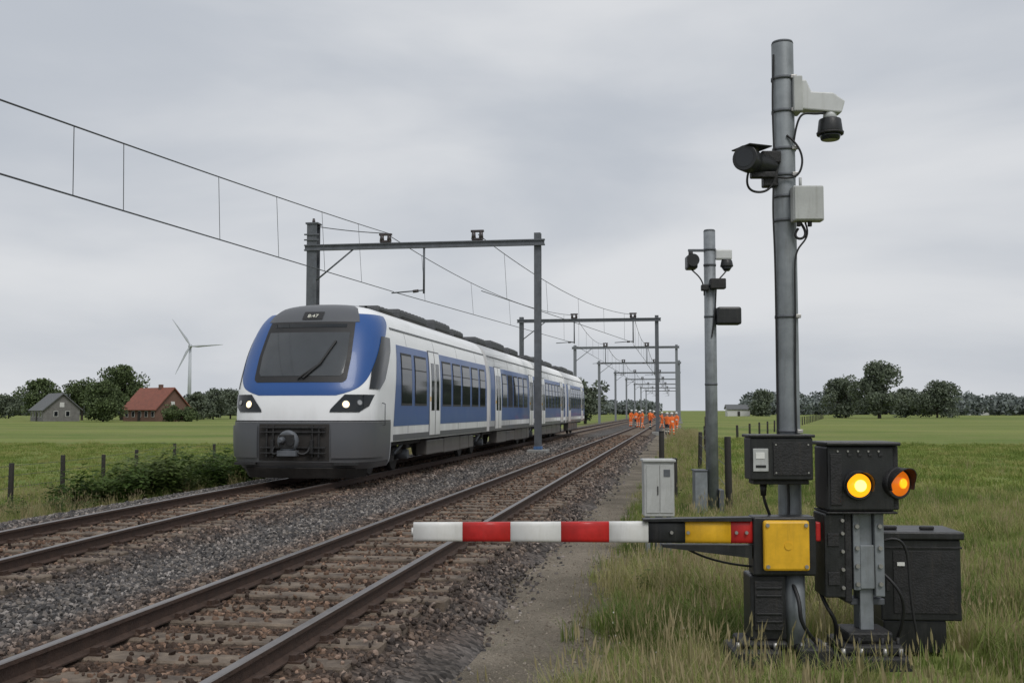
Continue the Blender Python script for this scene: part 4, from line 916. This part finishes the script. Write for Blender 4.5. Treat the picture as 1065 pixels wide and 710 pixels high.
# ------------------------------------------------------------ workers
def person(name,loc,rz,stride=0.,bend=0.,arm=(.1,.1),hat=True,legs=0):
    V=[];R=[];E=[]
    def v(x,y,z,r): 
        if z>.97 and bend:
            dz=z-.95; y,z=y-dz*math.sin(bend),.95+dz*math.cos(bend)
        V.append((x,y,z)); R.append(r); return len(V)-1
    pe=v(0,0,.96,.14); sp=v(0,0,1.15,.135); ch=v(0,0,1.36,.155); nk=v(0,-.01,1.51,.06); hb=v(0,-.02,1.60,.085); ht=v(0,-.02,1.70,.085); E+=[(pe,sp),(sp,ch),(ch,nk),(nk,hb),(hb,ht)]
    for s,a in((-1,arm[0]),(1,arm[1])):
        sh=v(s*.19,0,1.42,.068); el=v(s*.25,-.28*math.sin(a)*.9,1.42-.28*math.cos(a),.052); wr=v(s*.25,-.28*math.sin(a)-.25*math.sin(a+.5),1.42-.28*math.cos(a)-.25*math.cos(a+.5),.036)
        hd=v(s*.245,-.28*math.sin(a)-.36*math.sin(a+.5),1.42-.28*math.cos(a)-.36*math.cos(a+.5),.036); th=v(s*.21,-.28*math.sin(a)-.30*math.sin(a+.5)-.03,1.42-.28*math.cos(a)-.3*math.cos(a+.5),.014)
        E+=[(ch,sh),(sh,el),(el,wr),(wr,hd),(wr,th)]
        ph=s*stride; hp=v(s*.10,0,.90,.105); kn=v(s*.11,-ph*.25-.02,.50,.075); an=v(s*.12,-ph*.5+(.06 if ph<0 else 0),.10,.052); to=v(s*.13,-ph*.5-.15,.045,.042); E+=[(pe,hp),(hp,kn),(kn,an),(an,to)]
    me=bpy.data.meshes.new('p'); me.from_pydata(V,E,[]); o=bpy.data.objects.new('p',me); COL.objects.link(o)
    md=o.modifiers.new('s','SKIN'); 
    for i,sv in enumerate(me.skin_vertices[0].data): sv.radius=(R[i],R[i]*(.8 if i in(0,1,2) else 1)); sv.use_root=(i==0)
    ss=o.modifiers.new('ss','SUBSURF'); ss.levels=1; ss.render_levels=1
    dg=bpy.context.evaluated_depsgraph_get(); m2=bpy.data.meshes.new_from_object(o.evaluated_get(dg)); bpy.data.objects.remove(o)
    for m in('orange','strip','skin','boot','navy'): m2.materials.append(M[m])
    for p in m2.polygons:
        c=p.center; p.use_smooth=True; mi=0
        if c.z<.88 and legs: mi=4
        if c.z<.13: mi=3
        elif .3<c.z<.36 or .5<c.z<.55: mi=1
        elif not bend and 1.12<c.z<1.18 and abs(c.x)<.2: mi=1
        if (Vector(c)-Vector(V[ht])).length<.14 or (Vector(c)-Vector(V[hb])).length<.1: mi=2
        for hi in(9,18):
            if (Vector(c)-Vector(V[hi])).length<.07: mi=2
        p.material_index=mi
    m2.name=name; w_=bpy.data.objects.new(name,m2); w_.location=loc; w_.rotation_euler=(0,0,rz); link(w_)
    if hat:
        h=Vector(V[ht]); bm=bmesh.new(); bmesh.ops.create_uvsphere(bm,u_segments=16,v_segments=8,radius=.125)
        for q in bm.verts:
            if q.co.z<0: q.co.z=0; q.co.x*=1.15; q.co.y*=1.25
        me=bpy.data.meshes.new('helmet'); bm.to_mesh(me); bm.free(); me.materials.append(M['hat']); hh=bpy.data.objects.new('helmet',me); hh.location=h+Vector((0,0,.03)); link(hh,w_)
for (x,y,rz,stp,bd,arm,lg) in((-.55,84,.2,.5,0,(.3,-.2),0),(-.95,87,2.6,0,0,(.1,.5),1),(-.2,100,-.6,.3,0,(.2,.2),0),(-2.6,98,1.2,0,.5,(.6,.7),1),(-3.4,101,-1.0,.4,0,(.4,.1),0),(-2.0,104,2.2,0,0,(.9,.2),1),(-4.0,106,.4,0,.6,(.8,.6),0),(-2.9,110,3.0,.3,0,(.1,.3),0),(-4.3,109,-.5,0,0,(.3,.3),1),(-1.8,115,1.5,.4,0,(.2,.6),0),(-5.0,112,.7,0,.2,(.3,.3),0)):
    z=float(bz(x)) if x<-1.85 else -.42
    person('railway_worker',(x,y,z+.02),rz,stp,bd,arm,True,lg)

# ------------------------------------------------------------ buildings
def house(name,px,D_,w_,d_,h,rh,rz,mw,mr_,wins=True,chim=True):
    e=empty(name,gp(px,D_,-.95),rz)
    bx(e,'walls',-w_/2,w_/2,-d_/2,d_/2,0,h,mw,0)
    mesh_obj('gable',[(-w_/2,-d_/2,h),(-w_/2,d_/2,h),(-w_/2,0,h+rh)],[(0,1,2)],mw,e); mesh_obj('gable',[(w_/2,-d_/2,h),(w_/2,d_/2,h),(w_/2,0,h+rh)],[(0,2,1)],mw,e)
    k=.5; s=rh/(d_/2)
    for sg in(-1,1):
        a=[(-w_/2-k,sg*(d_/2+k),h-k*s),(w_/2+k,sg*(d_/2+k),h-k*s),(w_/2+k,0,h+rh),(-w_/2-k,0,h+rh)]; a=[(x,y,z+.05) for x,y,z in a]
        o=mesh_obj('roof',a,[(0,1,2,3)],mr_,e); o.modifiers.new('s','SOLIDIFY').thickness=.2
    if wins:
        for x in np.arange(-w_/2+1.5,w_/2-1,2.6):
            bx(e,'window_frame',x-.6,x+.6,-d_/2-.05,-d_/2-.005,1.0,2.4,M['wframe'],0); bx(e,'window',x-.5,x+.5,-d_/2-.08,-d_/2-.052,1.1,2.3,M['glass'],0)
        for x in(-1.3,1.3): bx(e,'gable_window',w_/2+.005,w_/2+.06,x-.5,x+.5,1.1,2.4,M['wframe'],0); bx(e,'gable_glass',w_/2+.062,w_/2+.08,x-.4,x+.4,1.2,2.3,M['glass'],0)
        bx(e,'gable_window',w_/2+.005,w_/2+.06,-.5,.5,h+.4,h+1.5,M['wframe'],0)
    bx(e,'door',-.5,.5,-d_/2-.12,-d_/2-.083,0,2.1,M['under'],0)
    if chim: bx(e,'chimney',w_*.1,w_*.1+.8,-.4,.4,h+rh-.6,h+rh+.9,M['brick'],0)
house('brick_farmhouse',163,250,13.0,9,3.1,4.6,-.5,M['brick'],M['redroof'])
house('timber_barn',58,250,11.5,8,2.9,3.5,-.75,M['greywall'],M['greyroof'],True,False)
house('white_shed',766,430,9,6,3.2,1.5,.1,M['wframe'],M['greyroof'],False,False)
house('white_shed',1006,520,16,8,3,1.5,.1,M['wframe'],M['greyroof'],False,False)
x,y,z=gp(197,1000,-.9); W=empty('wind_turbine',(x,y,z),.5)
cyl(W,'tower',(0,0,0),(0,0,62),2.0,1.2,M['turb'],20); box(W,'nacelle',(0,1.5,63),(3.2,8,3.4),M['turb'],.8); cyl(W,'hub',(0,-2.5,63),(0,-5,63),1.6,.6,M['turb'],16)
for a in(34,-86,154):
    aa=math.radians(a); d=Vector((-math.sin(aa),0,math.cos(aa))); pr=Vector((d.z,0,-d.x)); V=[];F=[]
    for t,c in((.0,.8),(.08,1.0),(.22,1.7),(.5,1.2),(.8,.7),(1,.2)):
        p=Vector((0,-3.6,63))+d*(30*t); V+=[p-pr*c*.35,p+Vector((0,-.25*(1-t)-.05,0)),p+pr*c*.9,p+Vector((0,.25*(1-t)+.05,0))]
    for j in range(5):
        for i in range(4): F.append((j*4+i,j*4+(i+1)%4,(j+1)*4+(i+1)%4,(j+1)*4+i))
    mesh_obj('blade',V,F,M['turb'],W,smooth=True)
print('stones',len(PX))
